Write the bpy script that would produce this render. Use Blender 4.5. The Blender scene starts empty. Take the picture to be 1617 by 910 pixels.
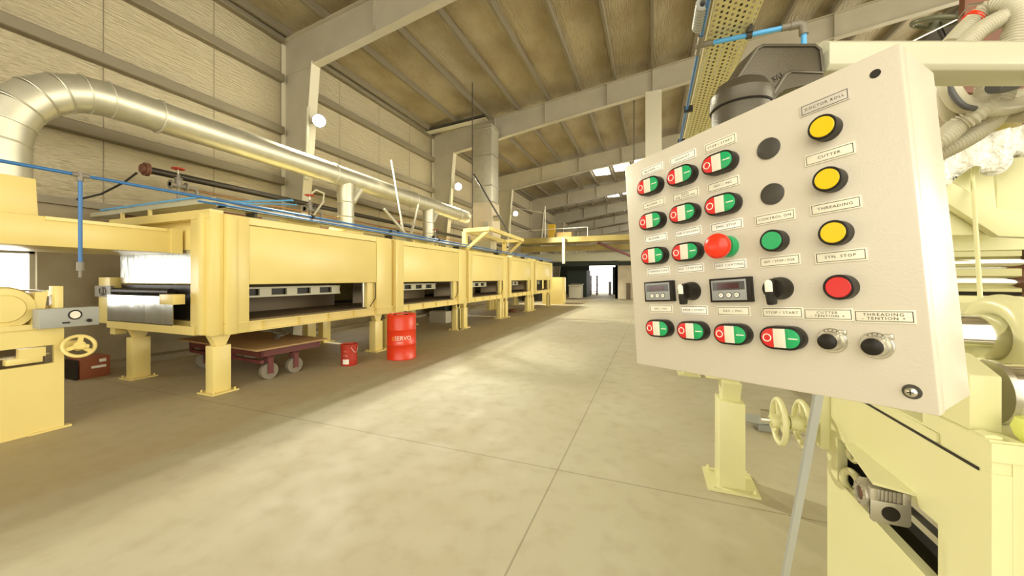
import bpy, bmesh, math, random
from mathutils import Vector, Matrix
random.seed(7)
C = bpy.context.scene.collection
PI = math.pi

# ------------------------------------------------------------------ camera, world, lights, exposure
F_PX, CX, CY = 570.0, 808.5, 440.0            # focal length, principal point and horizon in a 1617x910 frame
EYE = 1.6
YAW = math.radians(21.28)
cam_data = bpy.data.cameras.new('camera')
cam_data.sensor_width = 36.0
cam_data.lens = F_PX / 1617 * 36.0
cam_data.shift_y = -(455.0 - CY) / 1617
cam_data.clip_start = 0.02
cam_data.clip_end = 300
cam = bpy.data.objects.new('camera', cam_data)
C.objects.link(cam)
cam.location = (0, 0, EYE)
cam.rotation_euler = (PI / 2, 0, YAW)
bpy.context.scene.camera = cam
CAM_M = Matrix.Translation((0, 0, EYE)) @ Matrix.Rotation(YAW, 4, 'Z') @ Matrix.Rotation(PI / 2, 4, 'X')

W = bpy.data.worlds.new('world')
bpy.context.scene.world = W
W.use_nodes = True
W.node_tree.nodes['Background'].inputs[0].default_value = (1.0, 0.95, 0.82, 1)
W.node_tree.nodes['Background'].inputs[1].default_value = 2.0

sc = bpy.context.scene
sc.view_settings.view_transform = 'Standard'
sc.view_settings.look = 'None'
sc.view_settings.gamma = 1
sc.view_settings.use_curve_mapping = False
sc.view_settings.exposure = 0.06
sc.cycles.use_denoising = True
sc.cycles.max_bounces = 10
sc.cycles.diffuse_bounces = 6
sc.cycles.sample_clamp_indirect = 6

def area(name, loc, rot, sx, sy, power, col):
    l = bpy.data.lights.new(name, 'AREA'); l.shape = 'RECTANGLE'; l.size = sx; l.size_y = sy
    l.energy = power; l.color = col
    o = bpy.data.objects.new(name, l); C.objects.link(o); o.location = loc; o.rotation_euler = rot
    return o
WARM = (1.0, 0.92, 0.72)
# added fill lamps in place of daylight from the unbuilt long side and gable
area('fill_lamp_side', (24, 14, 4.2), (0, math.radians(90), 0), 7.5, 40, 6000, WARM)
area('fill_lamp_gable', (2, -9.5, 4.0), (math.radians(90), 0, 0), 22, 7, 650, WARM)
area('fill_lamp_overhead', (3, -5, 9.0), (math.radians(25), 0, 0), 16, 7, 900, WARM)  # fill lamp added overhead behind the camera to brighten the floor
LAMP_POWER = 2400

# ------------------------------------------------------------------ pixel helpers (photograph -> world)
CW, SW = math.cos(YAW), math.sin(YAW)
def at_depth(px, py, d):
    xc = (px - CX) / F_PX * d
    return Vector((CW * xc - SW * d, SW * xc + CW * d, EYE - (py - CY) / F_PX * d))
def at_X(px, X, py=CY):
    q = (px - CX) / F_PX
    # xc = CW X + SW Y = q (-SW X + CW Y)
    Y = X * (CW + q * SW) / (q * CW - SW)
    d = -SW * X + CW * Y
    return Vector((X, Y, EYE - (py - CY) / F_PX * d))
def at_Y(px, Y, py=CY):
    q = (px - CX) / F_PX
    X = Y * (q * CW - SW) / (CW + q * SW)
    d = -SW * X + CW * Y
    return Vector((X, Y, EYE - (py - CY) / F_PX * d))

# ------------------------------------------------------------------ materials
MATS = {}
def mat(name, col, rough=0.5, metal=0.0, emit=None, estr=0.0, noise=None, bump=None, coat=0.0, spec=0.5):
    if name in MATS: return MATS[name]
    m = bpy.data.materials.new(name); m.use_nodes = True
    nt = m.node_tree; b = nt.nodes['Principled BSDF']
    b.inputs['Base Color'].default_value = (*col, 1)
    b.inputs['Roughness'].default_value = rough
    b.inputs['Metallic'].default_value = metal
    b.inputs['Specular IOR Level'].default_value = spec
    if coat: b.inputs['Coat Weight'].default_value = coat
    if emit:
        b.inputs['Emission Color'].default_value = (*emit, 1)
        b.inputs['Emission Strength'].default_value = estr
    if noise or bump:
        tc = nt.nodes.new('ShaderNodeTexCoord')
    if noise:                       # (scale, second colour, amount, stretch)
        scale, c2, amt, st = noise
        mp = nt.nodes.new('ShaderNodeMapping'); mp.inputs['Scale'].default_value = st
        nz = nt.nodes.new('ShaderNodeTexNoise'); nz.inputs['Scale'].default_value = scale; nz.inputs['Detail'].default_value = 6
        cr = nt.nodes.new('ShaderNodeMapRange'); cr.inputs[1].default_value = 0.35; cr.inputs[2].default_value = 0.68; cr.inputs[4].default_value = amt
        mx = nt.nodes.new('ShaderNodeMix'); mx.data_type = 'RGBA'
        mx.inputs[6].default_value = (*col, 1); mx.inputs[7].default_value = (*c2, 1)
        nt.links.new(tc.outputs['Object'], mp.inputs[0]); nt.links.new(mp.outputs[0], nz.inputs[0])
        nt.links.new(nz.outputs[0], cr.inputs[0]); nt.links.new(cr.outputs[0], mx.inputs[0])
        nt.links.new(mx.outputs[2], b.inputs['Base Color'])
    if bump:                        # (scale, strength, distance, stretch)
        scale, s, dist, st = bump
        mp = nt.nodes.new('ShaderNodeMapping'); mp.inputs['Scale'].default_value = st
        nz = nt.nodes.new('ShaderNodeTexNoise'); nz.inputs['Scale'].default_value = scale; nz.inputs['Detail'].default_value = 3
        bp = nt.nodes.new('ShaderNodeBump'); bp.inputs['Strength'].default_value = s; bp.inputs['Distance'].default_value = dist
        nt.links.new(tc.outputs['Object'], mp.inputs[0]); nt.links.new(mp.outputs[0], nz.inputs[0])
        nt.links.new(nz.outputs[0], bp.inputs['Height']); nt.links.new(bp.outputs[0], b.inputs['Normal'])
    MATS[name] = m
    return m

CREAM = mat('cream_paint', (0.80, 0.67, 0.26), 0.32, noise=(1.3, (0.76, 0.61, 0.22), 0.6, (1, 1, 1)))
CREAM_R = mat('pale_yellow_paint', (0.70, 0.68, 0.385), 0.30, noise=(3, (0.66, 0.64, 0.345), 0.6, (1, 1, 1)))
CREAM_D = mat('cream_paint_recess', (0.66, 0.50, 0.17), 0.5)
GALV = mat('galvanised_steel', (0.64, 0.62, 0.50), 0.44, 0.75, noise=(5, (0.55, 0.54, 0.44), 0.8, (1, 1, 1)))
SHEET = mat('bright_sheet', (0.66, 0.68, 0.66), 0.2, 0.9, noise=(3, (0.5, 0.53, 0.52), 0.8, (3, 1, 0.6)), bump=(4, 0.3, 0.03, (1, 1, 0.4)))
CHROME = mat('chrome', (0.82, 0.81, 0.76), 0.12, 1.0)
STEEL = mat('machined_steel', (0.62, 0.60, 0.52), 0.28, 0.9)
ALU = mat('cast_aluminium', (0.42, 0.39, 0.31), 0.45, 0.6, bump=(160, 0.3, 0.002, (1, 1, 1)))
CAST = mat('grey_brown_casting', (0.085, 0.073, 0.05), 0.36, 0.4, bump=(420, 0.35, 0.0012, (1, 1, 1)))
BLACKP = mat('black_steel_pipe', (0.035, 0.028, 0.02), 0.4, 0.3)
RUST = mat('rusty_brown_primer', (0.19, 0.07, 0.035), 0.6, noise=(9, (0.10, 0.05, 0.03), 0.8, (1, 1, 1)))
BLUE = mat('blue_plastic_pipe', (0.03, 0.15, 0.40), 0.35)
BLUE_L = mat('light_blue_plastic_pipe', (0.10, 0.42, 0.85), 0.32)
RED = mat('red_drum_paint', (0.72, 0.045, 0.012), 0.3)
RED_D = mat('red_pail_paint', (0.42, 0.03, 0.015), 0.4)
WHITE = mat('white_print', (0.85, 0.82, 0.72), 0.5)
BEIGE = mat('beige_powder_coat', (0.58, 0.53, 0.435), 0.34, bump=(330, 0.28, 0.0012, (1, 1, 1)))
BEIGE_T = mat('beige_tube_paint', (0.50, 0.49, 0.36), 0.3)
BLK = mat('black_plastic', (0.014, 0.011, 0.008), 0.4, spec=0.3)
BLK_M = mat('black_plastic_matt', (0.05, 0.045, 0.035), 0.5)
BTN_R = mat('red_button', (0.62, 0.02, 0.02), 0.3)
BTN_ES = mat('emergency_red', (0.85, 0.035, 0.012), 0.25)
BTN_G = mat('green_button', (0.012, 0.36, 0.12), 0.3)
BTN_Y = mat('yellow_button', (0.76, 0.53, 0.004), 0.3)
BTN_W = mat('white_lens', (0.72, 0.68, 0.56), 0.35)
PLATE = mat('nameplate_cream', (0.80, 0.76, 0.62), 0.35)
PLATE_W = mat('nameplate_white', (0.88, 0.87, 0.80), 0.15, coat=0.6)
PLATE_G = mat('nameplate_grey', (0.56, 0.52, 0.45), 0.3)
INK = mat('black_ink', (0.05, 0.04, 0.03), 0.6)
GREY_M = mat('grey_meter_face', (0.30, 0.31, 0.31), 0.45)
DISP = mat('dark_red_display', (0.055, 0.012, 0.012), 0.12)
WIN = mat('display_window', (0.06, 0.06, 0.06), 0.15)
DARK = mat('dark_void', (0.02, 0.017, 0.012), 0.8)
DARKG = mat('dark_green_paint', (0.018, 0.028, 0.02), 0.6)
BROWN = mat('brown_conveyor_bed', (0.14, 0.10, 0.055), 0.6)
PLY = mat('plywood', (0.42, 0.27, 0.12), 0.65, noise=(4, (0.33, 0.2, 0.09), 0.6, (1, 8, 1)))
MAROON = mat('maroon_paint', (0.13, 0.022, 0.02), 0.45)
CARD = mat('cardboard_red_brown', (0.28, 0.08, 0.03), 0.7)
YEL = mat('deep_yellow_paint', (0.62, 0.40, 0.02), 0.4)
WOODY = mat('raw_orange_steel', (0.35, 0.2, 0.05), 0.6)
PVC = mat('grey_pvc', (0.36, 0.37, 0.35), 0.4)
CONDUIT = mat('beige_conduit', (0.50, 0.465, 0.34), 0.4)
CONDUIT_D = mat('dark_grey_conduit', (0.075, 0.075, 0.075), 0.45)
FITTING = mat('grey_pipe_fitting', (0.20, 0.18, 0.14), 0.35)
WHITEPL = mat('white_plastic_sheet', (0.85, 0.84, 0.74), 0.12, bump=(26, 1.0, 0.03, (1, 1, 1)), coat=1.0)
GIRT = mat('galvanised_purlin', (0.22, 0.19, 0.13), 0.5, 0.3)
FRAME_P = mat('light_grey_frame_paint', (0.44, 0.405, 0.31), 0.5, noise=(1.5, (0.37, 0.335, 0.25), 0.6, (1, 1, 1)))
COLUMN_P = mat('pale_frame_paint', (0.60, 0.56, 0.44), 0.5)
FOIL_W = mat('foil_insulation_wall', (0.49, 0.43, 0.295), 0.42, 0.25, noise=(0.8, (0.42, 0.36, 0.235), 0.7, (1, 0.6, 1)), bump=(5, 0.9, 0.05, (1, 1, 7)))
FOIL_R = mat('foil_insulation_roof', (0.42, 0.36, 0.235), 0.38, 0.35, noise=(1.1, (0.28, 0.22, 0.12), 0.9, (1, 0.6, 1)), bump=(4, 0.7, 0.05, (7, 1, 1)))
BLOCK = mat('cement_render', (0.36, 0.31, 0.21), 0.8, noise=(1.6, (0.27, 0.22, 0.14), 0.9, (1, 1, 1)))
PALEW = mat('pale_partition', (0.66, 0.58, 0.42), 0.6, noise=(1.2, (0.55, 0.46, 0.32), 0.7, (1, 1, 1)))
LAMP_E = mat('lamp_lens', (1, 1, 1), 0.3, emit=(1, 0.97, 0.85), estr=60)
DAY_E = mat('glazing_and_yard_glow', (1, 1, 1), 0.3, emit=(1, 0.98, 0.9), estr=4.0)
LABEL_Y = mat('yellow_rating_plate', (0.45, 0.40, 0.12), 0.5)

def floor_material():
    m = bpy.data.materials.new('polished_concrete'); m.use_nodes = True
    nt = m.node_tree; b = nt.nodes['Principled BSDF']; N = nt.nodes.new; L = nt.links.new
    tc = N('ShaderNodeTexCoord'); sep = N('ShaderNodeSeparateXYZ'); L(tc.outputs['Object'], sep.inputs[0])
    def noise(scale, detail=6, st=(1, 1, 1)):
        mp = N('ShaderNodeMapping'); mp.inputs['Scale'].default_value = st
        n = N('ShaderNodeTexNoise'); n.inputs['Scale'].default_value = scale; n.inputs['Detail'].default_value = detail
        L(tc.outputs['Object'], mp.inputs[0]); L(mp.outputs[0], n.inputs[0]); return n.outputs[0]
    def rng(src, a, c, lo, hi):
        r = N('ShaderNodeMapRange'); r.inputs[1].default_value = a; r.inputs[2].default_value = c
        r.inputs[3].default_value = lo; r.inputs[4].default_value = hi; L(src, r.inputs[0]); return r.outputs[0]
    def mix(f, a, c):
        x = N('ShaderNodeMix'); x.data_type = 'RGBA'; L(f, x.inputs[0])
        for k, v in ((6, a), (7, c)):
            if isinstance(v, tuple): x.inputs[k].default_value = (*v, 1)
            else: L(v, x.inputs[k])
        return x.outputs[2]
    def math_(op, a, c=None):
        x = N('ShaderNodeMath'); x.operation = op
        for k, v in ((0, a), (1, c)):
            if v is None: continue
            if isinstance(v, (int, float)): x.inputs[k].default_value = v
            else: L(v, x.inputs[k])
        return x.outputs[0]
    base = mix(rng(noise(0.55, 5, (1, 0.45, 1)), 0.38, 0.64, 0, 1), (0.455, 0.425, 0.305), (0.41, 0.36, 0.24))
    base = mix(rng(noise(6, 8), 0.5, 0.75, 0, 0.45), base, (0.34, 0.275, 0.17))
    base = mix(rng(noise(2.2, 4), 0.56, 0.72, 0, 0.4), base, (0.52, 0.49, 0.375))
    # the ovens' cast shadow painted brown into the floor colour, with a ragged edge
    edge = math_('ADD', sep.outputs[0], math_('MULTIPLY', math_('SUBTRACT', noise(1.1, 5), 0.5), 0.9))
    oven_shade = rng(edge, -4.25, -4.05, 0.5, 0.0)
    base = mix(oven_shade, base, (0.36, 0.27, 0.14))
    # saw-cut joints
    def line(src, pos, period=None, w=0.008):
        d = math_('SUBTRACT', src, pos)
        if period:
            d = math_('SUBTRACT', math_('FLOORED_MODULO', math_('ADD', d, period / 2), period), period / 2)
        return rng(math_('ABSOLUTE', d), w * 0.4, w, 1, 0)
    j = math_('MAXIMUM', line(sep.outputs[0], -0.74, 6.0), line(sep.outputs[1], 2.95, 6.0))
    base = mix(math_('MULTIPLY', j, 0.55), base, (0.15, 0.11, 0.06))
    L(base, b.inputs['Base Color'])
    L(rng(noise(3, 4), 0.3, 0.7, 0.58, 0.75), b.inputs['Roughness'])
    bp = N('ShaderNodeBump'); bp.inputs['Strength'].default_value = 0.15; bp.inputs['Distance'].default_value = 0.01
    L(noise(14, 6), bp.inputs['Height']); L(bp.outputs[0], b.inputs['Normal'])
    return m
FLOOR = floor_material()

# ------------------------------------------------------------------ mesh builder
class MB:
    def __init__(self, M=None):
        self.bm = bmesh.new(); self.M = M or Matrix(); self.mats = []; self.cur = 0
    def use(self, m):
        if m not in self.mats: self.mats.append(m)
        self.cur = self.mats.index(m); return self
    def v(self, p): return self.bm.verts.new(self.M @ Vector(p))
    def f(self, vs, smooth=False):
        try:
            fc = self.bm.faces.new(vs); fc.material_index = self.cur; fc.smooth = smooth
            return fc
        except ValueError: return None
    def box(self, a, b, bev=0.0):
        x0, x1 = sorted((a[0], b[0])); y0, y1 = sorted((a[1], b[1])); z0, z1 = sorted((a[2], b[2]))
        if bev <= 0:
            p = [self.v(q) for q in ((x0,y0,z0),(x1,y0,z0),(x1,y1,z0),(x0,y1,z0),(x0,y0,z1),(x1,y0,z1),(x1,y1,z1),(x0,y1,z1))]
            for q in ((0,3,2,1),(4,5,6,7),(0,1,5,4),(1,2,6,5),(2,3,7,6),(3,0,4,7)): self.f([p[i] for i in q])
            return self
        t = bmesh.new(); bmesh.ops.create_cube(t, size=1)
        for w in t.verts: w.co = Vector(((x0+x1)/2 + w.co.x*(x1-x0), (y0+y1)/2 + w.co.y*(y1-y0), (z0+z1)/2 + w.co.z*(z1-z0)))
        bmesh.ops.bevel(t, geom=list(t.edges), offset=bev, segments=2, profile=0.5, affect='EDGES')
        self.merge(t, True); return self
    def merge(self, t, smooth=False):
        mp = {w: self.v(w.co) for w in t.verts}
        for fc in t.faces: self.f([mp[w] for w in fc.verts], False)
        t.free()
    def ring(self, c, ax, r, n, up=None):
        ax = Vector(ax).normalized()
        if up is None: up = Vector((0, 0, 1)) if abs(ax.z) < 0.9 else Vector((1, 0, 0))
        a = ax.cross(up).normalized(); b = ax.cross(a).normalized()
        return [Vector(c) + r * (math.cos(2*PI*k/n) * a + math.sin(2*PI*k/n) * b) for k in range(n)]
    def cyl(self, p, q, r, r2=None, n=20, cap=True):
        p, q = Vector(p), Vector(q); r2 = r if r2 is None else r2
        A = [self.v(w) for w in self.ring(p, q-p, r, n)]; B = [self.v(w) for w in self.ring(q, q-p, r2, n)]
        for k in range(n): self.f([A[k], A[(k+1)%n], B[(k+1)%n], B[k]], True)
        if cap: self.f(A[::-1]); self.f(B)
        return self
    def tube(self, pts, r, n=12, closed=False, rf=None, cap=True):
        pts = [Vector(p) for p in pts]; R = []; m = len(pts)
        prev = None
        for i in range(m):
            if closed: d = pts[(i+1)%m] - pts[i-1]
            else: d = pts[min(i+1, m-1)] - pts[max(i-1, 0)]
            d.normalize()
            if prev is None:
                up = Vector((0,0,1)) if abs(d.z) < 0.9 else Vector((1,0,0)); a = d.cross(up).normalized()
            else:
                a = (prev - d * prev.dot(d)); a = a.normalized() if a.length > 1e-6 else d.orthogonal().normalized()
            prev = a; b = d.cross(a)
            rr = rf(i) if rf else r
            R.append([self.v(pts[i] + rr*(math.cos(2*PI*k/n)*a + math.sin(2*PI*k/n)*b)) for k in range(n)])
        for i in range(m if closed else m-1):
            A, B = R[i], R[(i+1) % m]
            for k in range(n): self.f([A[k], A[(k+1)%n], B[(k+1)%n], B[k]], True)
        if cap and not closed: self.f(R[0][::-1]); self.f(R[-1])
        return self
    def lathe(self, c, ax, prof, n=32, smooth=True):
        """prof: list of (distance along axis, radius)"""
        c = Vector(c); ax = Vector(ax).normalized(); rs = []
        for h, r in prof:
            if r <= 1e-6: rs.append([self.v(c + ax*h)])
            else: rs.append([self.v(w) for w in self.ring(c + ax*h, ax, r, n)])
        for A, B in zip(rs, rs[1:]):
            for k in range(n):
                if len(A) == 1 and len(B) == 1: continue
                if len(A) == 1: self.f([A[0], B[(k+1)%n], B[k]], smooth)
                elif len(B) == 1: self.f([A[k], A[(k+1)%n], B[0]], smooth)
                else: self.f([A[k], A[(k+1)%n], B[(k+1)%n], B[k]], smooth)
        if len(rs[0]) > 1: self.f(rs[0][::-1])
        if len(rs[-1]) > 1: self.f(rs[-1])
        return self
    def prism(self, poly, o, ex, ey, ez, h, bev=0.0):
        """poly of 2-D points spanned by ex, ey at origin o, extruded h along ez"""
        o, ex, ey, ez = Vector(o), Vector(ex), Vector(ey), Vector(ez)
        t = bmesh.new()
        A = [t.verts.new(o + ex*x + ey*y) for x, y in poly]; B = [t.verts.new(o + ex*x + ey*y + ez*h) for x, y in poly]
        n = len(poly)
        t.faces.new(A[::-1]); t.faces.new(B)
        for k in range(n): t.faces.new([A[k], A[(k+1)%n], B[(k+1)%n], B[k]])
        if bev: bmesh.ops.bevel(t, geom=list(t.edges), offset=bev, segments=2, profile=0.5, affect='EDGES')
        self.merge(t); return self
    def bar(self, p, q, w, h, up=(0,0,1)):
        """rectangular bar from p to q, width w sideways, height h along up"""
        p, q = Vector(p), Vector(q); d = (q-p).normalized(); s = d.cross(Vector(up)).normalized(); u = s.cross(d)
        A = [self.v(p + s*a*w/2 + u*b*h/2) for a, b in ((-1,-1),(1,-1),(1,1),(-1,1))]
        B = [self.v(q + s*a*w/2 + u*b*h/2) for a, b in ((-1,-1),(1,-1),(1,1),(-1,1))]
        self.f(A[::-1]); self.f(B)
        for k in range(4): self.f([A[k], A[(k+1)%4], B[(k+1)%4], B[k]])
        return self
    def torus(self, c, ax, R, r, n=32, m=10, squash=1.0):
        pts = self.ring(c, ax, R, n)
        return self.tube(pts, r, m, closed=True)
    def build(self, name, m=None, parent=None, auto=True):
        bmesh.ops.recalc_face_normals(self.bm, faces=self.bm.faces)
        me = bpy.data.meshes.new(name); self.bm.to_mesh(me); self.bm.free()
        for mm in (self.mats or [m]): me.materials.append(mm)
        if auto:
            try: me.set_sharp_from_angle(angle=math.radians(40))
            except Exception: pass
        o = bpy.data.objects.new(name, me); C.objects.link(o)
        if parent is not None: o.parent = parent
        return o
def NB(m, M=None):
    b = MB(M); b.use(m); return b

def tag(o, label, cat, group=None, kind=None):
    if label: o['label'] = label
    if cat: o['category'] = cat
    if group: o['group'] = group
    if kind: o['kind'] = kind
    return o
def thing(name, label, cat, loc=(0, 0, 0), group=None, M=None):
    o = bpy.data.objects.new(name, None); C.objects.link(o); o.empty_display_size = 0.1
    if M is not None: o.matrix_world = M
    else: o.location = loc
    return tag(o, label, cat, group)
def struct(b, name, m=None):
    o = b.build(name, m); o['kind'] = 'structure'; return o
def copy_tree(o, parent=None):
    c = o.copy(); C.objects.link(c); c.parent = parent
    if parent is not None: c.matrix_parent_inverse = o.matrix_parent_inverse.copy()
    for ch in list(o.children): copy_tree(ch, c)
    return c
def text_mesh(body, size, depth, m, name, parent, M, align='CENTER', space=1.0, xscale=1.0):
    cu = bpy.data.curves.new(name, 'FONT'); cu.body = body; cu.size = size; cu.extrude = depth
    cu.align_x = align; cu.align_y = 'CENTER'; cu.space_character = space; cu.resolution_u = 2; cu.space_line = 0.95
    t = bpy.data.objects.new(name, cu); C.objects.link(t)
    dg = bpy.context.evaluated_depsgraph_get(); dg.update()
    me = bpy.data.meshes.new_from_object(t.evaluated_get(dg))
    bpy.data.objects.remove(t); bpy.data.curves.remove(cu)
    me.transform(M @ Matrix.Diagonal((xscale, 1, 1, 1)))
    me.materials.clear(); me.materials.append(m)
    o = bpy.data.objects.new(name, me); C.objects.link(o); o.parent = parent
    return o

# ------------------------------------------------------------------ THE SETTING
XW = -9.3                                        # long wall behind the ovens
Y0, Y1, XR = -9.0, 62.0, 26.0
def roof_z(x): return 8.2 + 0.12 * (x - XW) if x < 9.3 else 8.2 + 0.12 * (9.3 - XW) - 0.12 * (x - 9.3)

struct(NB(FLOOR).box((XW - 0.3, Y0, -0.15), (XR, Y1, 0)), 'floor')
# left wall: rendered masonry with window openings, foil lined cladding above
WZ0, WZ1 = 1.05, 2.05
wins = [(-5.6, -3.4), (-2.6, 0.2), (0.9, 2.66), (8.0, 10.0), (16.0, 18.5), (25, 27.5)]
b = NB(BLOCK)
b.box((XW - 0.25, Y0, 0), (XW, Y1, WZ0)); b.box((XW - 0.25, Y0, WZ1), (XW, Y1, 2.9))
ys = [Y0] + [y for w in wins for y in w] + [Y1]
for k in range(0, len(ys), 2): b.box((XW - 0.25, ys[k], WZ0), (XW, ys[k+1], WZ1))
struct(b, 'wall_left')
struct(NB(FOIL_W).box((XW - 0.15, Y0, 2.9), (XW - 0.02, Y1, roof_z(XW) + 0.05)), 'wall_left_upper')
struct(NB(GIRT).box((XW - 0.02, Y0, 2.84), (XW + 0.10, Y1, 2.96)), 'trim_1')
struct(NB(BLOCK).box((XW, Y0, 0), (XW + 0.45, 2.2, 0.03)).box((XW, 2.2, 0), (XW + 0.35, 36, 0.10)), 'baseboard_left')
for k, (a, c) in enumerate(wins):
    w = struct(NB(FRAME_P).box((XW - 0.16, a, WZ0), (XW - 0.10, a + 0.05, WZ1)).box((XW - 0.16, c - 0.05, WZ0), (XW - 0.10, c, WZ1))
               .box((XW - 0.16, a, WZ1 - 0.05), (XW - 0.10, c, WZ1)).box((XW - 0.16, a, WZ0), (XW - 0.10, c, WZ0 + 0.05))
               .box((XW - 0.16, (a + c) / 2 - 0.02, WZ0), (XW - 0.10, (a + c) / 2 + 0.02, WZ1)), 'window_%d' % (k + 1))
    g = NB(DAY_E).box((XW - 0.14, a + 0.04, WZ0 + 0.04), (XW - 0.13, c - 0.04, WZ1 - 0.04)).build('pane', None, w)
# roof
b = NB(FOIL_R)
for xa, xb in ((XW - 0.2, 9.3), (9.3, XR + 1)):
    za, zb = roof_z(xa), roof_z(xb)
    b.prism([(xa, za), (xb, zb), (xb, zb + 0.1), (xa, za + 0.1)], (0, Y0, 0), (1, 0, 0), (0, 0, 1), (0, 1, 0), Y1 - Y0)
struct(b, 'ceiling')
for y in [-1.9 + 1.775*k for k in range(14)]:
    struct(NB(GIRT).box((XW - 0.02, y - 0.006, 2.96), (XW - 0.012, y + 0.006, 8.15)), 'trim_%d' % (2 + round((y + 1.9) / 1.775)))
FR = [-7.3, -0.2, 6.9, 14.0, 21.1, 28.2, 35.3, 42.4, 49.5, 56.6]
# girts on the wall, one per bay, and purlins under the roof
for i in range(len(FR) - 1):
    ya, yb = FR[i] + 0.12, FR[i+1] - 0.12
    if ya > 44: break
    for z in (4.2, 5.55, 6.95, 8.02):
        b = NB(GIRT)
        b.prism([(0, -0.10), (0.16, -0.10), (0.175, -0.085), (0.175, 0.085), (0.16, 0.10), (0, 0.10)], (XW - 0.02, ya, z), (1, 0, 0), (0, 0, 1), (0, 1, 0), yb - ya)
        struct(b, 'wall_girt')
for k in range(15):
    x = -9.05 + 1.29 * k
    z = roof_z(x)
    b = NB(GIRT)
    b.prism([(-0.04, 0), (-0.04, -0.19), (-0.03, -0.2), (0.05, -0.2), (0.06, -0.19), (0.06, 0)], (x, Y0, z), (1, 0, 0), (0, 0, 1), (0, 1, 0), 44 - Y0)
    struct(b, 'roof_purlin')
# portal frames: tapered column and rafter with flanges
for i, y in enumerate(FR):
    b = NB(FRAME_P)
    # web of column
    xo, xi0, xi1 = XW + 0.0, XW + 0.45, XW + 1.13
    b.prism([(xo, 0), (xi0, 0), (xi1, 7.14), (xo, 7.09)], (0, y - 0.006, 0), (1, 0, 0), (0, 0, 1), (0, 1, 0), 0.012)
    # rafter web
    def zr(x): return roof_z(x) - 0.2
    dep = lambda x: 1.0 if x < -4 else max(0.75, 1.0 - 0.03 * (x + 4))
    xs = [xo, xi1, -4.0, 9.3]
    b.prism([(xo, 7.1), (xi1, 7.15), (-4.0, zr(-4) - 0.85), (9.3, zr(9.3) - 0.7), (XR, zr(XR) - 0.7), (XR, zr(XR)), (9.3, zr(9.3)), (xo, zr(xo))],
            (0, y - 0.006, 0), (1, 0, 0), (0, 0, 1), (0, 1, 0), 0.012)
    b.bar((xi1, y, 7.15), (-4.0, y, zr(-4) - 0.85), 0.22, 0.02); b.bar((-4.0, y, zr(-4) - 0.85), (9.3, y, zr(9.3) - 0.7), 0.22, 0.02)
    b.bar((9.3, y, zr(9.3) - 0.7), (XR, y, zr(XR) - 0.7), 0.22, 0.02)
    b.bar((xo, y, zr(xo)), (9.3, y, zr(9.3)), 0.22, 0.02); b.bar((9.3, y, zr(9.3)), (XR, y, zr(XR)), 0.22, 0.02)
    for xx in (-6.2, -4.0, -1.6, 0.0, 2.6, 5.2):
        z1 = zr(xx); b.box((xx - 0.006, y - 0.1, z1 - 0.82), (xx + 0.006, y + 0.1, z1))
    b.use(COLUMN_P)
    b.bar((xi0, y, 0), (xi1, y, 7.2), 0.26, 0.02, up=(1, 0, 0)); b.bar((xo + 0.02, y, 0), (xo + 0.02, y, 7.9), 0.24, 0.02, up=(1, 0, 0))
    struct(b, 'portal_frame_beam')
# interior columns under the rafters
for y in FR[3:8]:
    struct(NB(COLUMN_P).box((-0.24, y - 0.15, 0), (0.30, y + 0.15, roof_z(0) - 1.0)), 'column')
# far end of the hall
b = NB(DARKG)
b.box((XW, 37.0, 0), (-6.0, 37.2, 3.4)).box((-6.0, 37.0, 2.9), (-2.0, 37.2, 3.4)).box((-3.7, 37.0, 0), (-2.0, 37.2, 2.75))
struct(b, 'wall_back')
struct(NB(PALEW).box((-2.75, 29.5, 0), (9.0, 29.7, 3.2)).box((-2.75, 29.5, 0), (-2.55, 37.0, 3.2)), 'wall_partition')
struct(NB(FOIL_W).box((XW, Y1 - 0.2, 0), (XR, Y1, 11)), 'wall_far')
# glowing panel standing in for the daylit yard beyond the far doorway
struct(NB(DAY_E).box((-7.6, 40.0, 0.05), (-3.0, 40.1, 3.2)), 'yard_glow_panel')
# rooflight sheets in the far bays
n = 0
for y in (24.2, 31.4, 38.5, 45.6, 52.7):
    for x in (-3.2, -1.9, -0.6, 0.7, 2.0, 3.3, 4.6):
        n += 1
        b = NB(DAY_E); z = roof_z(x)
        b.box((x - 0.5, y, z - 0.14), (x + 0.5, y + 1.5, z - 0.12))
        struct(b, 'window_roof_%d' % n)

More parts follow.
